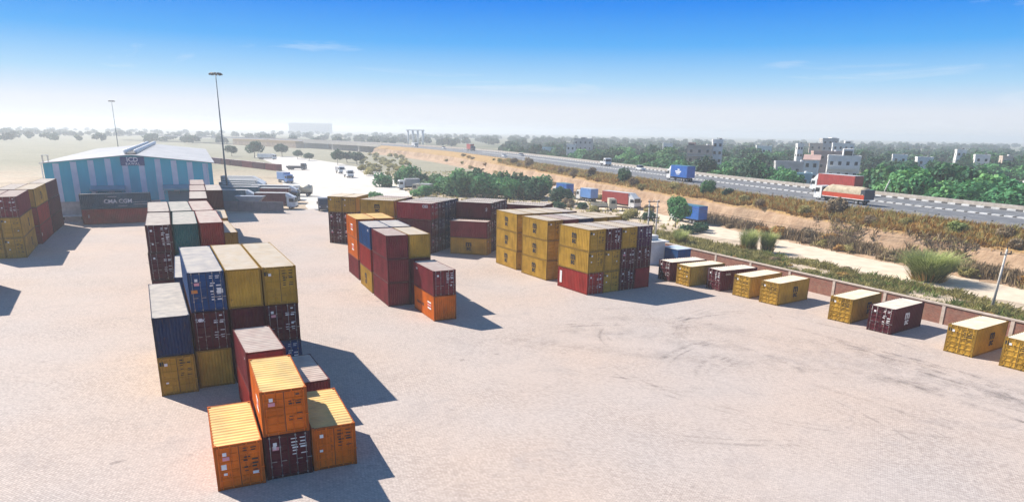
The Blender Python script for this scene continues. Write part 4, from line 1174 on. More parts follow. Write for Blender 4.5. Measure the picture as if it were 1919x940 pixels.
truck((-34.5, 228), R(200), 'grey lorry with white cab roof beside the bushes', 'white', 'box', 'grey', 7, 3.4, 0, group=gBK)
truck((-28.0, 213), R(160), 'cream flat-roofed van beside the green bushes', 'cream', 'box', 'cream', 6, 3.0, 0, group=gBK)
ga = math.atan2(314-373, -104.7+159.4)
for k in range(6):
    u = (k+.5)/6
    p = (-159.4+54.7*u, 373.2-59.3*u)
    container(p, ga-R(90), 0, 40, ('plum', 'maroon', 'maroon', 'brown', 'maroon', 'brown')[k], '%s container in the hazy line behind the shed, %s from the right' % (NICE[('plum', 'maroon', 'maroon', 'brown', 'maroon', 'brown')[k]], ('sixth', 'fifth', 'fourth', 'third', 'second', 'first')[k]), 'containers in the far line', doors=False, rods=False)

# ------------------------------------------------------------------ houses beyond the highway
HP = dict(beige=mat_noise('beige_plaster', (.42, .34, .27), (.54, .44, .36), .6, .9), white=mat_noise('white_plaster', (.62, .61, .58), (.76, .75, .72), .6, .9),
          cyan=mat_noise('cyan_plaster', (.34, .52, .55), (.46, .64, .66), .6, .9), brick=mat_noise('pink_plaster', (.40, .26, .22), (.50, .34, .29), .6, .9), grey=mat_noise('grey_plaster', (.36, .35, .34), (.48, .47, .46), .6, .9))
def house(px, dist, w, d, ztop, col, label, yaw=0.0, floors=3, tower=None, balcony=False, gable=False, group='houses beyond the highway'):
    x, y = bearing(px, dist / math.cos(PITCH) if False else dist)
    t = empty('house', (x, y, 0), R(yaw), label, 'house', group)
    mb = MB(); mb.box((-w/2, -d/2, -.1), (w/2, d/2, ztop)); wall = mb.build('wall', HP[col], t)
    fh = ztop/floors
    if gable:
        mb = MB(); mb.prism([(-d/2-.4, ztop+.01), (d/2+.4, ztop+.01), (0, ztop+1.6)], -w/2-.4, w/2+.4, 'x'); mb.build('roof', HP['brick'], t)
    else:
        for (x0, y0, x1, y1) in ((-w/2-.12, -d/2-.12, w/2+.12, -d/2+.13), (-w/2-.12, d/2-.13, w/2+.12, d/2+.12), (-w/2-.12, -d/2+.135, -w/2+.13, d/2-.135), (w/2-.13, -d/2+.135, w/2+.12, d/2-.135)):
            mb = MB(); mb.box((x0, y0, ztop-.1), (x1, y1, ztop+.8)); mb.build('parapet', HP[col], t)
    nw = max(2, int(w/2.6))
    for f in range(floors):
        z = f*fh+fh*.35
        if z < 3.5 and ztop > 8: continue
        for k in range(nw):
            u = -w/2+(k+.5)*w/nw
            mb = MB(); mb.box((u-.5, -d/2-.03, z), (u+.5, -d/2-.002, z+1.25)); wd_ = mb.build('window', M_glass, t)
            mb = MB(); mb.box((u-.65, -d/2-.35, z+1.3), (u+.65, -d/2-.002, z+1.4)); mb.build('sunshade', HP['white'], wd_)
        for k in range(max(1, int(d/3.5))):
            u = -d/2+(k+.5)*d/max(1, int(d/3.5))
            mb = MB(); mb.box((-w/2-.03, u-.45, z), (-w/2-.002, u+.45, z+1.2)); mb.build('window', M_glass, t)
        if balcony and f > 0:
            mb = MB(); mb.box((-w/2+.3, -d/2-1.3, f*fh-.1), (w/2-.3, -d/2-.002, f*fh+.08)); bl = mb.build('balcony', HP['white'], t)
            mb = MB(); mb.box((-w/2+.3, -d/2-1.3, f*fh+.081), (w/2-.3, -d/2-1.2, f*fh+.95)); mb.build('railing', HP[col], bl)
    if tower:
        tx, tw, th, tcol = tower
        mb = MB(); mb.box((tx-tw/2, -d/2+.6, ztop+.01), (tx+tw/2, d/2-.6, ztop+th)); tw_ = mb.build('stair_tower', HP[tcol], t)
        mb = MB(); mb.box((tx-tw/2+.3, -d/2+.57, ztop+.2), (tx+tw/2-.3, -d/2+.598, ztop+th-.6)); mb.build('opening', M_glass, tw_)
    mb = MB(); mb.cyl((w*.28, d*.2, ztop+.01 if not gable else ztop-1), (w*.28, d*.2, ztop+1.3), .55, n=10); mb.build('water_tank', M_blackp if col == 'white' else M_whitep, t)
    return t
house(1293, 300, 10, 9, 13.6, 'beige', 'beige apartment block with balconies beyond the highway', -18, 4, (-3.5, 2.6, 1.8, 'brick'), True)
house(1323, 303, 4.2, 4, 16.0, 'white', 'white tower with dark slot beside the beige block', -10, 5, (0, 2.6, .8, 'white'))
house(1554, 255, 10.5, 9, 11.6, 'white', 'white villa with pillared balcony and stair tower', -22, 3, (1.0, 3.2, 3.0, 'white'), True)
house(1497, 240, 4.6, 6, 11.2, 'white', 'narrow white house with pitched pinkish roof', -25, 3, None, False, True)
house(1476, 214, 7.5, 4, 7.3, 'cyan', 'low cyan-washed house below the narrow white one', -20, 2)
house(1462, 262, 12, 8, 9.0, 'grey', 'wide grey brick house behind the cyan one', -15, 2)
house(1523, 330, 13, 9, 11.5, 'brick', 'pinkish low house behind the white villa', -15, 3)
house(1522, 430, 9, 9, 17.0, 'grey', 'tall grey block highest on the skyline', -10, 5, (2, 3, 1.2, 'white'))
house(1549, 400, 11, 8, 14.6, 'white', 'far white block right of the tall grey one', -20, 4, (2, 3, 2, 'white'))
house(1500, 415, 7, 7, 14.2, 'beige', 'far beige block left of the tall grey one', -20, 4)
house(1471, 380, 3, 3, 14.2, 'white', 'slim white water tower house in the trees', 0, 4)
house(1407, 400, 8, 7, 12.5, 'white', 'far white house half hidden by the big trees', -15, 3)
house(1654, 330, 6, 7, 10.6, 'white', 'white house peeping through trees above the tarpaulin lorry', -25, 3)
house(1699, 310, 6, 6, 10.2, 'white', 'white house in trees left of the leaning pole', -20, 3)
house(1762, 350, 4, 5, 13.0, 'white', 'slim white house top above the trees', -20, 4)
house(1802, 340, 6, 6, 11.0, 'white', 'white house in trees at right', -25, 3)
house(1846, 330, 4, 6, 10.8, 'beige', 'beige house top near the right edge', -20, 3)
house(1750, 245, 5, 5, 8.0, 'cyan', 'pale green low house among right trees', -20, 2)
house(1905, 300, 6, 6, 9.4, 'white', 'white house cut by the right edge', -20, 3)
house(1082, 470, 12, 8, 14.0, 'grey', 'hazy grey block beyond the highway at centre', -10, 4, (0, 3, 1.6, 'grey'))
house(1060, 430, 5, 6, 11.2, 'white', 'small white house left of the hazy grey block', -10, 3)
house(1234, 450, 6, 6, 12.5, 'white', 'small white house in trees left of the beige block', -10, 3)
house(1020, 480, 20, 8, 8.0, 'cyan', 'long pale green shed beyond the highway', -8, 2)
house(592, 2500, 140, 40, 33.0, 'grey', 'huge faint block barely visible in the haze', 0, 9)
t = empty('silo_columns', (*bearing(776, 800), 0), 0, 'row of four pale columns standing above distant trees', 'silo')
for k in range(4):
    mb = MB(); mb.cyl((-6+k*5.5, 0, 0), (-6+k*5.5, 0, 17.5), 1.1, n=10); mb.build('column', HP['white'], t)
mb = MB(); mb.box((-8, -1.5, 17.5), (12.5, 1.5, 18.4)); mb.build('top_beam', HP['white'], t)

# ------------------------------------------------------------------ trees
def crown_mesh(name, seed, n, rx, rz, leaf, lobes=9, low=.25):
    r = np.random.default_rng(seed)
    # lobes spread through the crown volume
    c = r.normal(size=(lobes, 3)); c /= np.linalg.norm(c, axis=1)[:, None]
    c *= r.uniform(.30, .72, size=(lobes, 1)); c[:, 2] = np.abs(c[:, 2])*1.1 - .15
    rad = r.uniform(.34, .55, size=lobes)
    k = r.integers(0, lobes, n)
    d = r.normal(size=(n, 3)); d /= np.linalg.norm(d, axis=1)[:, None]
    rr = rad[k] * r.uniform(.45, 1.0, n)**.45
    P = c[k] + d*rr[:, None]
    P *= 1 + .10*np.sin(P[:, [1]]*9+seed)*np.cos(P[:, [0]]*8)
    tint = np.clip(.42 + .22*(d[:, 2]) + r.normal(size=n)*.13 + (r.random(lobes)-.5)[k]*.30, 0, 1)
    P = P*np.array([rx, rx, rz])
    P[:, 2] += rz*(.85+low)
    # leaf clump quads
    nrm = d + r.normal(size=(n, 3))*.55; nrm /= np.linalg.norm(nrm, axis=1)[:, None]
    a = np.cross(nrm, r.normal(size=(n, 3))); a /= np.linalg.norm(a, axis=1)[:, None]
    b_ = np.cross(nrm, a)
    s = leaf*r.uniform(.6, 1.3, n)[:, None]
    V = np.stack([P-a*s-b_*s*.35, P+a*s*.2-b_*s*.8, P+a*s+b_*s*.3, P-a*s*.1+b_*s*.9], 1).reshape(-1, 3)
    F = np.arange(4*n).reshape(n, 4)
    return np_mesh(name, V, F, tint=tint)
def trunk_mesh(seed, h, r0):
    r = random.Random(seed); mb = MB()
    p = Vector((0, 0, -.1)); q = Vector((r.uniform(-.15, .15), r.uniform(-.15, .15), h*.55))
    mb.cyl(p, q, r0, r0*.7, n=7)
    for k in range(4):
        a = k*1.57+r.uniform(-.4, .4)
        e = q+Vector((math.cos(a)*h*.35, math.sin(a)*h*.35, h*r.uniform(.35, .6)))
        mb.cyl(q, e, r0*.5, r0*.15, n=5)
        mb.cyl(q.lerp(e, .5), q.lerp(e, .5)+Vector((math.cos(a+1)*h*.2, math.sin(a+1)*h*.2, h*.25)), r0*.25, r0*.08, n=4)
    return mb.mesh('trunk')
PROTO = {}
def proto(kind, v):
    k = (kind, v)
    if k not in PROTO:
        if kind == 'big': PROTO[k] = (crown_mesh('crown', 100+v, 3400, 1.0, .80, .062, 13), trunk_mesh(v, 1.15, .05))
        elif kind == 'mid': PROTO[k] = (crown_mesh('crown', 200+v, 2000, 1.0, .80, .080, 10), trunk_mesh(v, 1.1, .05))
        elif kind == 'bush': PROTO[k] = (crown_mesh('crown', 300+v, 2400, 1.0, .75, .075, 13, -.34), trunk_mesh(v, .7, .03))
        elif kind == 'far': PROTO[k] = (crown_mesh('crown', 400+v, 700, 1.0, .85, .13, 8), trunk_mesh(v, 1.1, .06))
    return PROTO[k]
TN = [0]
def tree(x, y, r, h, kind, mat, label, group, z=0.0, name='leafy_tree', cat='tree'):
    TN[0] += 1
    rr_ = random.Random(TN[0]*7+1)
    cm_, tm_ = proto(kind, rr_.randrange(4))
    t = empty(name, (x, y, z), rr_.uniform(0, 6.28), label, cat, group)
    zs = h / (2.0 if kind != 'bush' else 1.5)
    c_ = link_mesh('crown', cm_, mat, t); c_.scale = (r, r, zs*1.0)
    k_ = link_mesh('trunk', tm_, M_bark, t); k_.scale = (r*.9, r*.9, zs*.85)
    return t
rg = random.Random(21)
# belt straight behind the far parapet
tree_label = 'dense green roadside tree in the belt right behind the far parapet'
for s in np.arange(64, 150, 6.4):
    o = rg.uniform(36, 42); x, y = on_road(s+rg.uniform(-1.5, 1.5), o)
    tree(x, y, rg.uniform(5.2, 8.6), rg.uniform(10.0, 15.5), 'big', rg.choice((M_leaf, M_leaf_b, M_leaf_b)), tree_label, 'trees right behind the parapet')
for s in np.arange(70, 175, 6):
    o = rg.uniform(50, 62); x, y = on_road(s+rg.uniform(-2, 2), o)
    tree(x, y, rg.uniform(4.8, 8.2), rg.uniform(11, 16), 'mid', rg.choice((M_leaf, M_leaf_b, M_leaf_b)), 'broad dark green tree in the second belt beyond the highway', 'trees in the second belt')
for s in np.arange(186, 238, 6.2):
    o = rg.uniform(36, 46); x, y = on_road(s+rg.uniform(-1.5, 1.5), o)
    tree(x, y, rg.uniform(4.8, 6.6), rg.uniform(12.0, 14.5), 'big', rg.choice((M_leaf, M_leaf_b, M_leaf_d)), 'large dark tree behind the parapet, between beige block and cyan house', 'large trees by the beige block')
for s in np.arange(246, 420, 8):
    o = rg.uniform(34, 48); x, y = on_road(s+rg.uniform(-2, 2), o)
    tree(x, y, rg.uniform(4.0, 5.6), rg.uniform(8.5, 11.0), 'mid', rg.choice((M_leaf_d, M_leaf_d, M_leaf)), 'dark tree in the hazy row behind the distant parapet', 'trees behind the distant parapet')
for k in range(105):
    px = rg.uniform(1060, 1990); dist = rg.uniform(255, 430)
    x, y = bearing(px, dist)
    if min(abs(px-q) for q in (1293, 1323, 1554, 1497, 1462)) < 26 and dist < 330: continue
    if x < float(road_xy(dist, 34)[0]): continue
    tree(x, y, rg.uniform(4.6, 8.6), rg.uniform(9.5, 15.5), 'mid', rg.choice((M_leaf_d, M_leaf, M_leaf_b)), 'rounded tree in the wooded village beyond the highway', 'trees of the village')
# single trees
tree(33.8, 144.0, 2.9, 8.3, 'big', M_leaf_b, 'bright green tree standing behind the twin pole', 'trees by the service road')
for (px, dist, r, h, lb) in ((446, 462, 4.5, 8.5, 'hazy round tree leftmost of three beyond the container line'), (487, 445, 6.3, 12.5, 'hazy tree, largest of three beyond the container line'), (537, 470, 5.5, 11, 'hazy tree rightmost of three beyond the container line'),
                             (637, 376, 3.4, 9.5, 'hazy dark tree left of the bridge'), (672, 385, 4.6, 8.6, 'hazy dark tree nearest the bridge'), (655, 402, 4, 8, 'hazy tree between the two dark ones by the bridge'),
                             (585, 420, 4, 6, 'low hazy tree beside the pale back road'), (565, 440, 4, 6.5, 'low hazy tree at the back road bend')):
    x, y = bearing(px, dist); tree(x, y, r, h, 'mid', M_leaf_d, lb, 'trees along the back road')
gBU = 'green bushes at the back of the yard'
for (x, y, r, h, mt) in ((-44.5, 238, 2.6, 4.6, M_leaf_b), (-38.5, 246, 3.4, 6.2, M_leaf), (-35.5, 240, 3.0, 6.6, M_leaf_b), (-31.5, 236, 3.0, 5.0, M_leaf_d), (-25.5, 226, 3.0, 5.4, M_leaf), (-22.0, 216, 3.4, 5.2, M_leaf_b), (-16.5, 222, 3.6, 7.2, M_leaf_b), (-16.0, 209, 3.6, 6.0, M_leaf),
                       (-11.2, 218, 3.6, 7.4, M_leaf), (-9.0, 206, 3.6, 6.2, M_leaf_b), (-4.5, 215, 3.4, 6.8, M_leaf), (-2.4, 203, 3.3, 5.4, M_leaf_b), (2.2, 212, 3.2, 6.8, M_leaf_d), (5.5, 201, 3.3, 6.0, M_leaf), (8.2, 206, 3.0, 6.0, M_leaf_b), (12.6, 192, 2.6, 4.4, M_leaf_d), (-27, 205, 2.4, 3.2, M_leaf_b)):
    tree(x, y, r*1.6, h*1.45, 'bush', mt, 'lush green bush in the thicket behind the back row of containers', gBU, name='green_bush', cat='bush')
tree(-38.7, 194, 2.6, 3.0, 'bush', M_leaf_b, 'spiky low bush above the yellow back stack', gBU, name='green_bush', cat='bush')
gOB = 'olive bushes along the service road'
for (x, y, r, h, mt) in ((14, 182, 2.4, 3.4, M_leaf_dry), (17.5, 178, 2.0, 2.6, M_leaf_d), (11, 176, 2.2, 2.6, M_leaf_d), (19, 166, 2.2, 3.0, M_grass_olive), (27, 160, 2.2, 3.0, M_grass_olive), (30.5, 156, 2.0, 2.8, M_leaf_d), (24, 152, 2, 2.4, M_grass_olive), (34, 136, 1.8, 2.3, M_leaf_d), (37.5, 138, 2.2, 2.6, M_leaf_d), (31.5, 132, 1.6, 2.0, M_grass_olive), (20, 210, 2.2, 4.0, M_leaf_dry), (17, 226, 2.4, 4, M_leaf_dry)):
    tree(x, y, r, h, 'bush', mt, 'dusty olive bush beside the service road below the highway', gOB, name='dusty_bush', cat='bush')
gSB = 'shrubs on the highway bank'
for (s, d, r, h, mt) in ((228, 3.5, 2.1, 4.6, M_leaf_dry), (206, 3.0, 2.3, 5.2, M_leaf), (197.5, 4.4, 1.8, 3.4, M_leaf_dry), (166, 2.6, 2.2, 4.2, M_leaf), (159, 2.4, 1.6, 2.6, M_leaf_d), (128.5, 2.6, 2.3, 3.8, M_leaf_dry), (134, 4.5, 1.7, 2.5, M_grass_olive), (106.5, 3.2, 1.7, 2.4, M_grass_green), (146, 4.0, 1.5, 1.9, M_leaf_dry), (152, 3.4, 1.6, 2.0, M_grass_olive), (114.5, 3.5, 1.2, 1.8, M_grass_olive),
                       (100, 3.2, 1.5, 2.2, M_leaf_dry), (97, 5, 1.7, 2.2, M_leaf_dry), (240, 4, 1.7, 2.8, M_leaf_dry), (252, 4, 1.8, 2.8, M_leaf_dry), (290, 3.5, 2.3, 5.4, M_leaf_dry), (310, 3.5, 2, 3.5, M_leaf_dry), (120, 4.4, 1.3, 1.9, M_leaf_dry)):
    x, y = on_road(s, -d)
    tree(x, y, r, h, 'bush', mt, 'straggly shrub growing on the brown highway bank', gSB, emb_z(d)-.15, 'bank_shrub', 'shrub')
gDS = 'dry scrub at the bank foot'
for k in range(64):
    s = rg.uniform(74, 168); d = rg.uniform(7.4, 10.0)
    if 140 < s < 165 and rg.random() < .6: continue
    x, y = on_road(s, -d)
    r = rg.uniform(.9, 2.1)
    tree(x, y, r, r*rg.uniform(.9, 1.35), 'bush', rg.choice((M_leaf_dry, M_leaf_dry, M_grass_olive, M_grass_brown)), 'dry brown scrub bush at the foot of the sandy bank', gDS, max(-.05, emb_z(d)-.1), 'dry_scrub', 'scrub')
for k in range(46):
    s = rg.uniform(175, 420); d = rg.uniform(2, 11)
    x, y = on_road(s, -d); r = rg.uniform(1.0, 2.0)
    tree(x, y, r, r*1.2, 'bush', rg.choice((M_leaf_dry, M_grass_olive, M_grass_brown)), 'small dry bush on the distant stretch of the bank', 'dry bushes on the distant bank', max(-.05, emb_z(d)-.1), 'dry_scrub', 'scrub')

# far woods that read as one mass
def wood(name, n, px0, px1, d0, d1, h0, h1, label, seed, mat=M_leaf_d):
    r = np.random.default_rng(seed); Vs = []; Fs = []; Ts = []; off = 0
    base = [crown_mesh('tmp', 500+i, 260, 1, .85, .20, 7) for i in range(3)]
    data = []
    for me in base:
        v = np.empty(len(me.vertices)*3, np.float32); me.vertices.foreach_get('co', v); v = v.reshape(-1, 3)
        t_ = np.empty(len(me.polygons), np.float32); me.attributes['tint'].data.foreach_get('value', t_); data.append((v, t_)); bpy.data.meshes.remove(me)
    for k in range(n):
        v, t_ = data[r.integers(3)]
        dist = d0*(d1/d0)**r.random(); x, y = bearing(r.uniform(px0, px1), dist)
        if x > float(road_xy(min(dist, 700), -14)[0]) and x < float(road_xy(min(dist, 700), 34)[0]) and dist < 760: continue
        h = r.uniform(h0, h1); rad = h*r.uniform(.40, .65); a = r.uniform(0, 6.28)
        q = v*np.array([rad, rad, h/1.95]); c_, s_ = math.cos(a), math.sin(a)
        q = np.c_[q[:, 0]*c_-q[:, 1]*s_+x, q[:, 0]*s_+q[:, 1]*c_+y, q[:, 2]-.1*h]
        Vs.append(q); Fs.append(np.arange(len(q)).reshape(-1, 4)+off); Ts.append(np.clip(t_+r.normal()*.08, 0, 1)); off += len(q)
    o = link_mesh(name, np_mesh(name, np.concatenate(Vs), np.concatenate(Fs), tint=np.concatenate(Ts)), mat)
    return tag(o, label, 'woodland', kind='stuff')
wood('distant_wood', 420, 940, 2050, 440, 900, 9, 14, 'hazy woodland beyond the village up to the skyline', 5)
wood('distant_wood', 380, 700, 2100, 900, 1900, 10, 15.5, 'faintest line of woodland along the horizon at right', 6)
wood('distant_wood', 300, -200, 900, 720, 2100, 8, 14, 'faint scattered woodland in the haze behind the shed', 8)
wood('distant_scrub', 70, 675, 770, 290, 520, 2, 4.5, 'hazy low scrub around the back road', 9, M_grass_olive)

# ------------------------------------------------------------------ grasses
def blades(name, pts, hh, mat, label, per=7, spread=.28, width=.05, lean=.5, seed=1, cat='grass'):
    r = np.random.default_rng(seed); n = len(pts)
    P = np.repeat(np.asarray(pts, float), per, 0); H = np.repeat(hh, per)*r.uniform(.6, 1.15, n*per)
    a = r.uniform(0, 6.28, n*per); P[:, :2] += r.normal(size=(n*per, 2))*spread*.5
    ln = r.uniform(.1, lean, n*per)*H
    dx, dy = np.cos(a)*ln, np.sin(a)*ln; b_ = r.uniform(0, 3.14, n*per)
    wx, wy = np.cos(b_)*width*(.6+H*.5), np.sin(b_)*width*(.6+H*.5)
    v0 = P+np.c_[-wx, -wy, np.full(n*per, -.05)]; v1 = P+np.c_[wx, wy, np.full(n*per, -.05)]
    v2 = P+np.c_[dx*.4+wx*.7, dy*.4+wy*.7, H*.6]; v3 = P+np.c_[dx, dy, H]
    V = np.stack([v0, v1, v2, v3], 1).reshape(-1, 3); F = np.arange(4*n*per).reshape(-1, 4)
    tint = np.clip(np.repeat(r.normal(size=n)*.20, per)+.48+r.normal(size=n*per)*.15, 0, 1)
    return tag(link_mesh(name, np_mesh(name, V, F, tint=tint), mat), label, cat, kind='stuff')
# brown grass on the bank
r = np.random.default_rng(3)
def bank_points(n, s0, s1, d0, d1, seed):
    r = np.random.default_rng(seed)
    s = s0*(s1/s0)**r.random(n); d = r.uniform(d0, d1, n)
    ci = np.clip(((s-20)/1.5).astype(int), 0, len(cutn)-1)
    d = np.where(d > 4.5, np.minimum(d, 5.4+cutn[ci]), d)
    x, y = road_xy(s, -d); z = np.interp(d, [a for a, _ in EMB_D], [b_ for _, b_ in EMB_D])
    return np.c_[x, y, z]
p = bank_points(7000, 85, 330, .6, 5.6, 31); blades('bank_grass', p, r.uniform(.35, .9, len(p)), M_grass_brown, 'rusty brown dry grass covering the highway bank', seed=41)
p = bank_points(3200, 85, 330, .8, 5.6, 32); blades('bank_grass', p, r.uniform(.4, 1.1, len(p)), M_grass_olive, 'olive tufts scattered through the bank grass', seed=42)
# weeds between wall and track
def strip_points(n, seed, w0, w1, a0=0.0, a1=1.0):
    r = np.random.default_rng(seed); t_ = r.uniform(a0, a1, n); o = r.uniform(w0, w1, n)
    nx, ny = -wd[1], wd[0]
    q = WALL_A[None]+(WALL_B-WALL_A)[None]*t_[:, None]
    return np.c_[q[:, 0]+nx*o, q[:, 1]+ny*o, np.zeros(n)]
p = strip_points(16000, 51, 5.5, 16.5, .10, 1.15); k_ = (np.sin(p[:, 0]*.7)+np.cos(p[:, 1]*.45+p[:, 0]*.2)+r.normal(size=len(p))*.5) > .05
p = p[k_]; hn = .55+.45*np.sin(p[:, 0]*.83+np.sin(p[:, 1]*.4)*2)*np.cos(p[:, 1]*.61+1)
blades('wall_weeds', p, r.uniform(.2, .75, len(p))*(.5+hn), M_grass_olive, 'rank olive weeds growing outside the brick wall', seed=43, width=.045, per=9, spread=.45, lean=.9)
p = strip_points(6000, 52, 6, 17.0, .15, 1.15); k_ = (np.sin(p[:, 0]*.5+1)+np.cos(p[:, 1]*.35)) > .1
k2 = r.random(len(p)) < .30; p = p[k_ & k2]; blades('wall_weeds', p, r.uniform(.3, 1.05, len(p)), M_grass_green, 'fresh green weeds among the olive ones by the wall', seed=44, width=.05, spread=.5, lean=.9)
p = strip_points(4200, 53, 5, 17, -.35, .18); blades('wall_weeds', p, r.uniform(.3, .9, len(p)), M_grass_olive, 'dry weeds around the twin pole outside the wall', seed=45, width=.07)
p = bank_points(2200, 80, 170, 7.5, 10.5, 55); p[:, 2] = np.maximum(p[:, 2]-.1, -.05); blades('verge_grass', p, r.uniform(.3, .8, len(p)), M_grass_brown, 'dry grass fringe along the far side of the dirt track', seed=46)
p = bank_points(2600, 88, 158, 6.6, 9.3, 56); rr2 = np.random.default_rng(5); p[:, 2] = np.interp(6.6+2.7*rr2.random(len(p)), [6.6, 7.5, 9.3], [1.0, .6, 0])*0
x_, y_ = road_xy(88*(158/88)**rr2.random(2600), -rr2.uniform(7.2, 9.8, 2600)); p = np.c_[x_, y_, np.full(2600, .35)]
kk = (np.sin(y_*.55)+np.sin(y_*.21+2)+rr2.normal(size=2600)*.5) > -.2; p = p[kk]
blades('dry_reeds', p, r.uniform(.8, 2.0, len(p)), M_leaf_dry, 'tall dry reeds fringing the foot of the sandy bank', seed=48, width=.06, per=8, spread=.5)
s_ = 78*(131/78)**rr2.random(2200); d_ = rr2.uniform(5.2, 10.5, 2200); x_, y_ = road_xy(s_, -d_)
p = np.c_[x_, y_, np.interp(d_, [a for a, _ in EMB_D], [b_ for _, b_ in EMB_D])-.15]; kk = (np.sin(s_*.37)+np.sin(s_*.93+d_)+rr2.normal(size=2200)*.6) > -.1; p = p[kk]
blades('bank_scrub', p, r.uniform(.3, 1.1, len(p)), M_leaf_dry, 'rough brown scrub over the right part of the bank', seed=49, width=.06, per=7, spread=.5, lean=.9)
p = p[::3]; blades('bank_scrub', p, r.uniform(.3, 1.2, len(p)), M_grass_olive, 'olive shoots in the scrub on the right bank', seed=50, width=.06, per=6, spread=.5, lean=.9)
gx = r.uniform(-60, 40, 5200); gy = r.uniform(140, 330, 5200); gk = (gx < np.polyval(RC, gy)-14) & (gx > -38-(gy-150)*.26) ; p = np.c_[gx, gy, np.full(len(gx), -.03)][gk & (gx > -20-(gy-150)*.22)]
blades('rough_grass', p, r.uniform(.3, .9, len(p)), M_grass_olive, 'rough olive grass on waste land between back road and bank', seed=47, width=.10, per=6)

gLW = 'leafy weeds between wall and track'
for k in range(60):
    t_ = rg.uniform(.16, 1.1); o = rg.uniform(7, 17); q = WALL_A+(WALL_B-WALL_A)*t_
    r3 = rg.uniform(.6, 1.5)
    tree(q[0]-wd[1]*o, q[1]+wd[0]*o, r3, r3*rg.uniform(.6, .95), 'bush', rg.choice((M_grass_olive, M_grass_olive, M_grass_green, M_grass_brown, M_leaf_dry)), 'low leafy weed clump between the brick wall and the dirt track', gLW, -.05, 'weed_clump', 'weed')
def tussock(x, y, rad, h, label, n=900, seed=1, mat=M_grass_green):
    r = np.random.default_rng(seed)
    a = r.uniform(0, 6.28, n); q = rad*.45*np.sqrt(r.random(n))
    bx, by = np.cos(a)*q, np.sin(a)*q
    H = h*r.uniform(.55, 1.05, n); out = rad*r.uniform(.25, 1.0, n)*(.5+q/(rad*.45)*.6)
    aa = a+r.normal(size=n)*.5; w = .045*r.uniform(.7, 1.4, n); pa = aa+1.57
    V = []; 
    st = np.array([0, .35, .7, 1.0])
    rows = []
    for t_ in st:
        cx_ = bx+np.cos(aa)*out*t_**1.8; cy_ = by+np.sin(aa)*out*t_**1.8; cz = H*(t_ - .22*t_**3)
        ww = w*(1-t_*.85)
        rows.append((np.c_[cx_-np.cos(pa)*ww, cy_-np.sin(pa)*ww, cz], np.c_[cx_+np.cos(pa)*ww, cy_+np.sin(pa)*ww, cz]))
    V = np.concatenate([np.stack([l_, r_], 1).reshape(-1, 3) for l_, r_ in rows])
    F = []; T = []
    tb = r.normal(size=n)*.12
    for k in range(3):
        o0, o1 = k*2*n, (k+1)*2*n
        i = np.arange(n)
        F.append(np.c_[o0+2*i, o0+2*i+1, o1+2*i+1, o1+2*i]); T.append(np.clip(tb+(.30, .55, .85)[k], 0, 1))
    t = empty('grass_tussock', (x, y, -.03), 0, label, 'tall grass', 'tall grass tussocks')
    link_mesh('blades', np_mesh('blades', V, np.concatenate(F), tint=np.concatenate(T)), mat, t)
    # dead brown skirt
    m2 = 260; a = r.uniform(0, 6.28, m2); q = rad*.5*np.sqrt(r.random(m2)); hh = h*.4*r.uniform(.5, 1, m2)
    P = np.c_[np.cos(a)*q, np.sin(a)*q, np.zeros(m2)]; D = np.c_[np.cos(a)*rad*.35, np.sin(a)*rad*.35, hh]
    V = np.stack([P+np.c_[np.full(m2, -.04), np.zeros(m2), np.zeros(m2)], P+np.c_[np.full(m2, .04), np.zeros(m2), np.zeros(m2)], P+D], 1).reshape(-1, 3)
    link_mesh('dead_blades', np_mesh('dead_blades', V, np.arange(3*m2).reshape(-1, 3), tint=r.random(m2)), M_grass_brown, t)
tussock(57.1, 93.0, 4.0, 5.0, 'huge green grass tussock beside the dirt track', 2600, 61)
tussock(39.6, 115.3, 2.0, 4.6, 'tall green grass tussock, left of a close pair', 1000, 62)
tussock(42.5, 114.4, 1.7, 4.4, 'tall green grass tussock, right of a close pair', 800, 63)
tussock(29.6, 121.5, 1.7, 3.3, 'pale grass tussock near the twin pole', 600, 64)
tussock(44.9, 121.5, 1.6, 3.0, 'straw-tinted tussock behind the close pair', 500, 65, M_grass_olive)

# ------------------------------------------------------------------ tyre marks on the paving
mt, nt, b = new_mat('tyre_mark')
tc = N(nt, 'ShaderNodeTexCoord'); nz = N(nt, 'ShaderNodeTexNoise'); nz.inputs['Scale'].default_value = .55; nz.inputs['Detail'].default_value = 7; nz.inputs['Roughness'].default_value = .7
nt.links.new(tc.outputs['Object'], nz.inputs[0])
mr = N(nt, 'ShaderNodeMapRange'); mr.inputs[1].default_value = .42; mr.inputs[2].default_value = .75; mr.inputs[4].default_value = .50
nt.links.new(nz.outputs[0], mr.inputs[0])
fa = N(nt, 'ShaderNodeAttribute'); fa.attribute_name = 'fade'; fm = N(nt, 'ShaderNodeMath', operation='MULTIPLY')
nt.links.new(mr.outputs[0], fm.inputs[0]); nt.links.new(fa.outputs['Fac'], fm.inputs[1])
b.inputs['Base Color'].default_value = (.14, .125, .12, 1); b.inputs['Roughness'].default_value = .8
tp = N(nt, 'ShaderNodeBsdfTransparent'); ms = N(nt, 'ShaderNodeMixShader')
nt.links.new(fm.outputs[0], ms.inputs[0]); nt.links.new(tp.outputs[0], ms.inputs[1]); nt.links.new(b.outputs[0], ms.inputs[2]); nt.links.new(ms.outputs[0], nt.nodes['Material Output'].inputs[0])
M_tyre = mt
rq = random.Random(12); TV = []; TF = []; TT = []
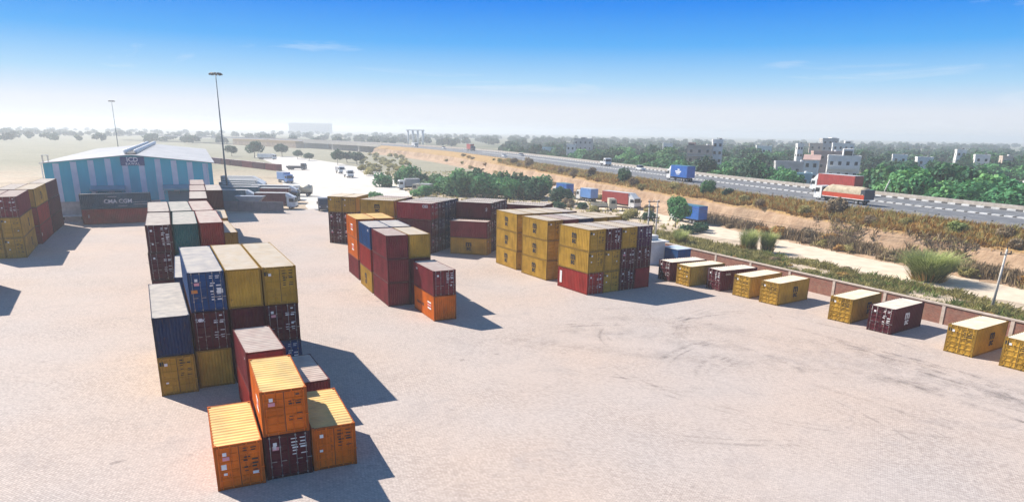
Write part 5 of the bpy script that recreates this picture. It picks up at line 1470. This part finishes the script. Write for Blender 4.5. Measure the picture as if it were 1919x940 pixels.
def mark(pts, w, z, k):
    P = np.array(pts); d = np.gradient(P, axis=0); d /= np.linalg.norm(d, axis=1)[:, None]; nr = np.c_[-d[:, 1], d[:, 0]]
    b0 = len(TV)
    for i in range(len(P)):
        f = min(1, i/4, (len(P)-1-i)/4)*k
        for q, a in ((-1, 0), (0, f), (1, 0)):
            TV.append((P[i, 0]+nr[i, 0]*q*w, P[i, 1]+nr[i, 1]*q*w, z)); TT.append(a)
    for i in range(len(P)-1):
        for q in (0, 1):
            a = b0+3*i+q; TF.append((a, a+1, a+4, a+3))
nmk = 0
for k in range(30):
    cx_, cy_ = rq.uniform(8, 36), rq.uniform(48, 76); rad = rq.uniform(7, 24); a0 = rq.uniform(0, 6.28); da = rq.uniform(.4, 1.3)
    if cx_ > 22 and cy_ > 66: cy_ -= 14
    st = rq.uniform(.35, 1.0)
    for dr in (0, .9) if rq.random() < .6 else (0,):
        nmk += 1
        mark([(cx_+math.cos(a0+da*i/22)*(rad+dr), cy_+math.sin(a0+da*i/22)*(rad+dr)*.8) for i in range(23)], rq.uniform(.16, .42), .004+.0003*nmk, st)
for k in range(16):      # runs past the wall row
    x0, y0 = rq.uniform(22, 36), rq.uniform(46, 74); a = R(rq.uniform(-68, -48)); ln = rq.uniform(10, 26); bend = rq.uniform(-2, 2)
    if x0 + y0*.5 > 66: continue
    nmk += 1
    mark([(x0+math.cos(a)*ln*i/20+bend*(i/20)**2, y0+math.sin(a)*ln*i/20+bend*(i/20)**2) for i in range(21)], rq.uniform(.2, .5), .004+.0003*nmk, rq.uniform(.4, .9))
for w_, k_, pts_ in ((3.2, .55, [(2, 66), (14, 63), (26, 58), (36, 50), (46, 40)]), (2.2, .5, [(-2, 62), (10, 58), (24, 55), (40, 47)]), (2.6, .4, [(6, 70), (18, 68), (28, 62), (34, 56), (44, 44)])):
    nmk += 1; q_ = np.array(pts_, float); tt_ = np.linspace(0, len(q_)-1, 60)
    mark([(float(np.interp(t_, range(len(q_)), q_[:, 0])), float(np.interp(t_, range(len(q_)), q_[:, 1]))) for t_ in tt_], w_, .004+.0003*nmk, k_)
me = np_mesh('tyre_marks', TV, TF)
at = me.attributes.new('fade', 'FLOAT', 'POINT'); at.data.foreach_set('value', np.array(TT, np.float32))
tag(link_mesh('tyre_marks', me, M_tyre), 'curved dark tyre marks on the open paving', 'tyre marks', kind='stuff')

# ------------------------------------------------------------------ labels counted from the left where looks alone do not tell things apart
ORD = 'first second third fourth fifth sixth seventh eighth ninth tenth eleventh twelfth thirteenth fourteenth fifteenth sixteenth seventeenth eighteenth nineteenth twentieth'.split()
def count_labels(group, text):
    os_ = [o for o in SC.objects if o.get('group') == group and text in o.get('label', '')]
    os_.sort(key=lambda o: o.location.x / o.location.y)
    for o, w in zip(os_, ORD): o['label'] = w + ' from left, ' + text
for lb_ in ('thin power wire sagging between twin pole and right pole', 'thin power wire running right from the white pole'):
    for o, w in zip([o for o in SC.objects if o.get('label') == lb_], ('left-hand', 'middle', 'right-hand')): o['label'] = w + ' ' + lb_
count_labels('green bushes at the back of the yard', 'lush green bush in the thicket behind the back row of containers')
count_labels('shrubs on the highway bank', 'straggly shrub growing on the brown highway bank')
count_labels('trees right behind the parapet', 'dense green roadside tree in the belt right behind the far parapet')
count_labels('olive bushes along the service road', 'dusty olive bush beside the service road below the highway')
count_labels('large trees by the beige block', 'large dark tree behind the parapet, between beige block and cyan house')
count_labels('trees in the second belt', 'broad dark green tree in the second belt beyond the highway')

# ------------------------------------------------------------------ haze
hz = MB(); hz.box((-6100, -350, -1.2), (6100, 6600, 34.5))
HZ = hz.build('haze', None)
mt = bpy.data.materials.new('haze_air'); mt.use_nodes = True; nt = mt.node_tree; nt.nodes.clear()
o_ = N(nt, 'ShaderNodeOutputMaterial'); pv = N(nt, 'ShaderNodeVolumePrincipled')
pv.inputs['Color'].default_value = (.85, .90, .94, 1); pv.inputs['Density'].default_value = .00050; pv.inputs['Anisotropy'].default_value = .22
nt.links.new(pv.outputs[0], o_.inputs['Volume'])
HZ.material_slots[0].material = mt
tag(HZ, kind='stuff')
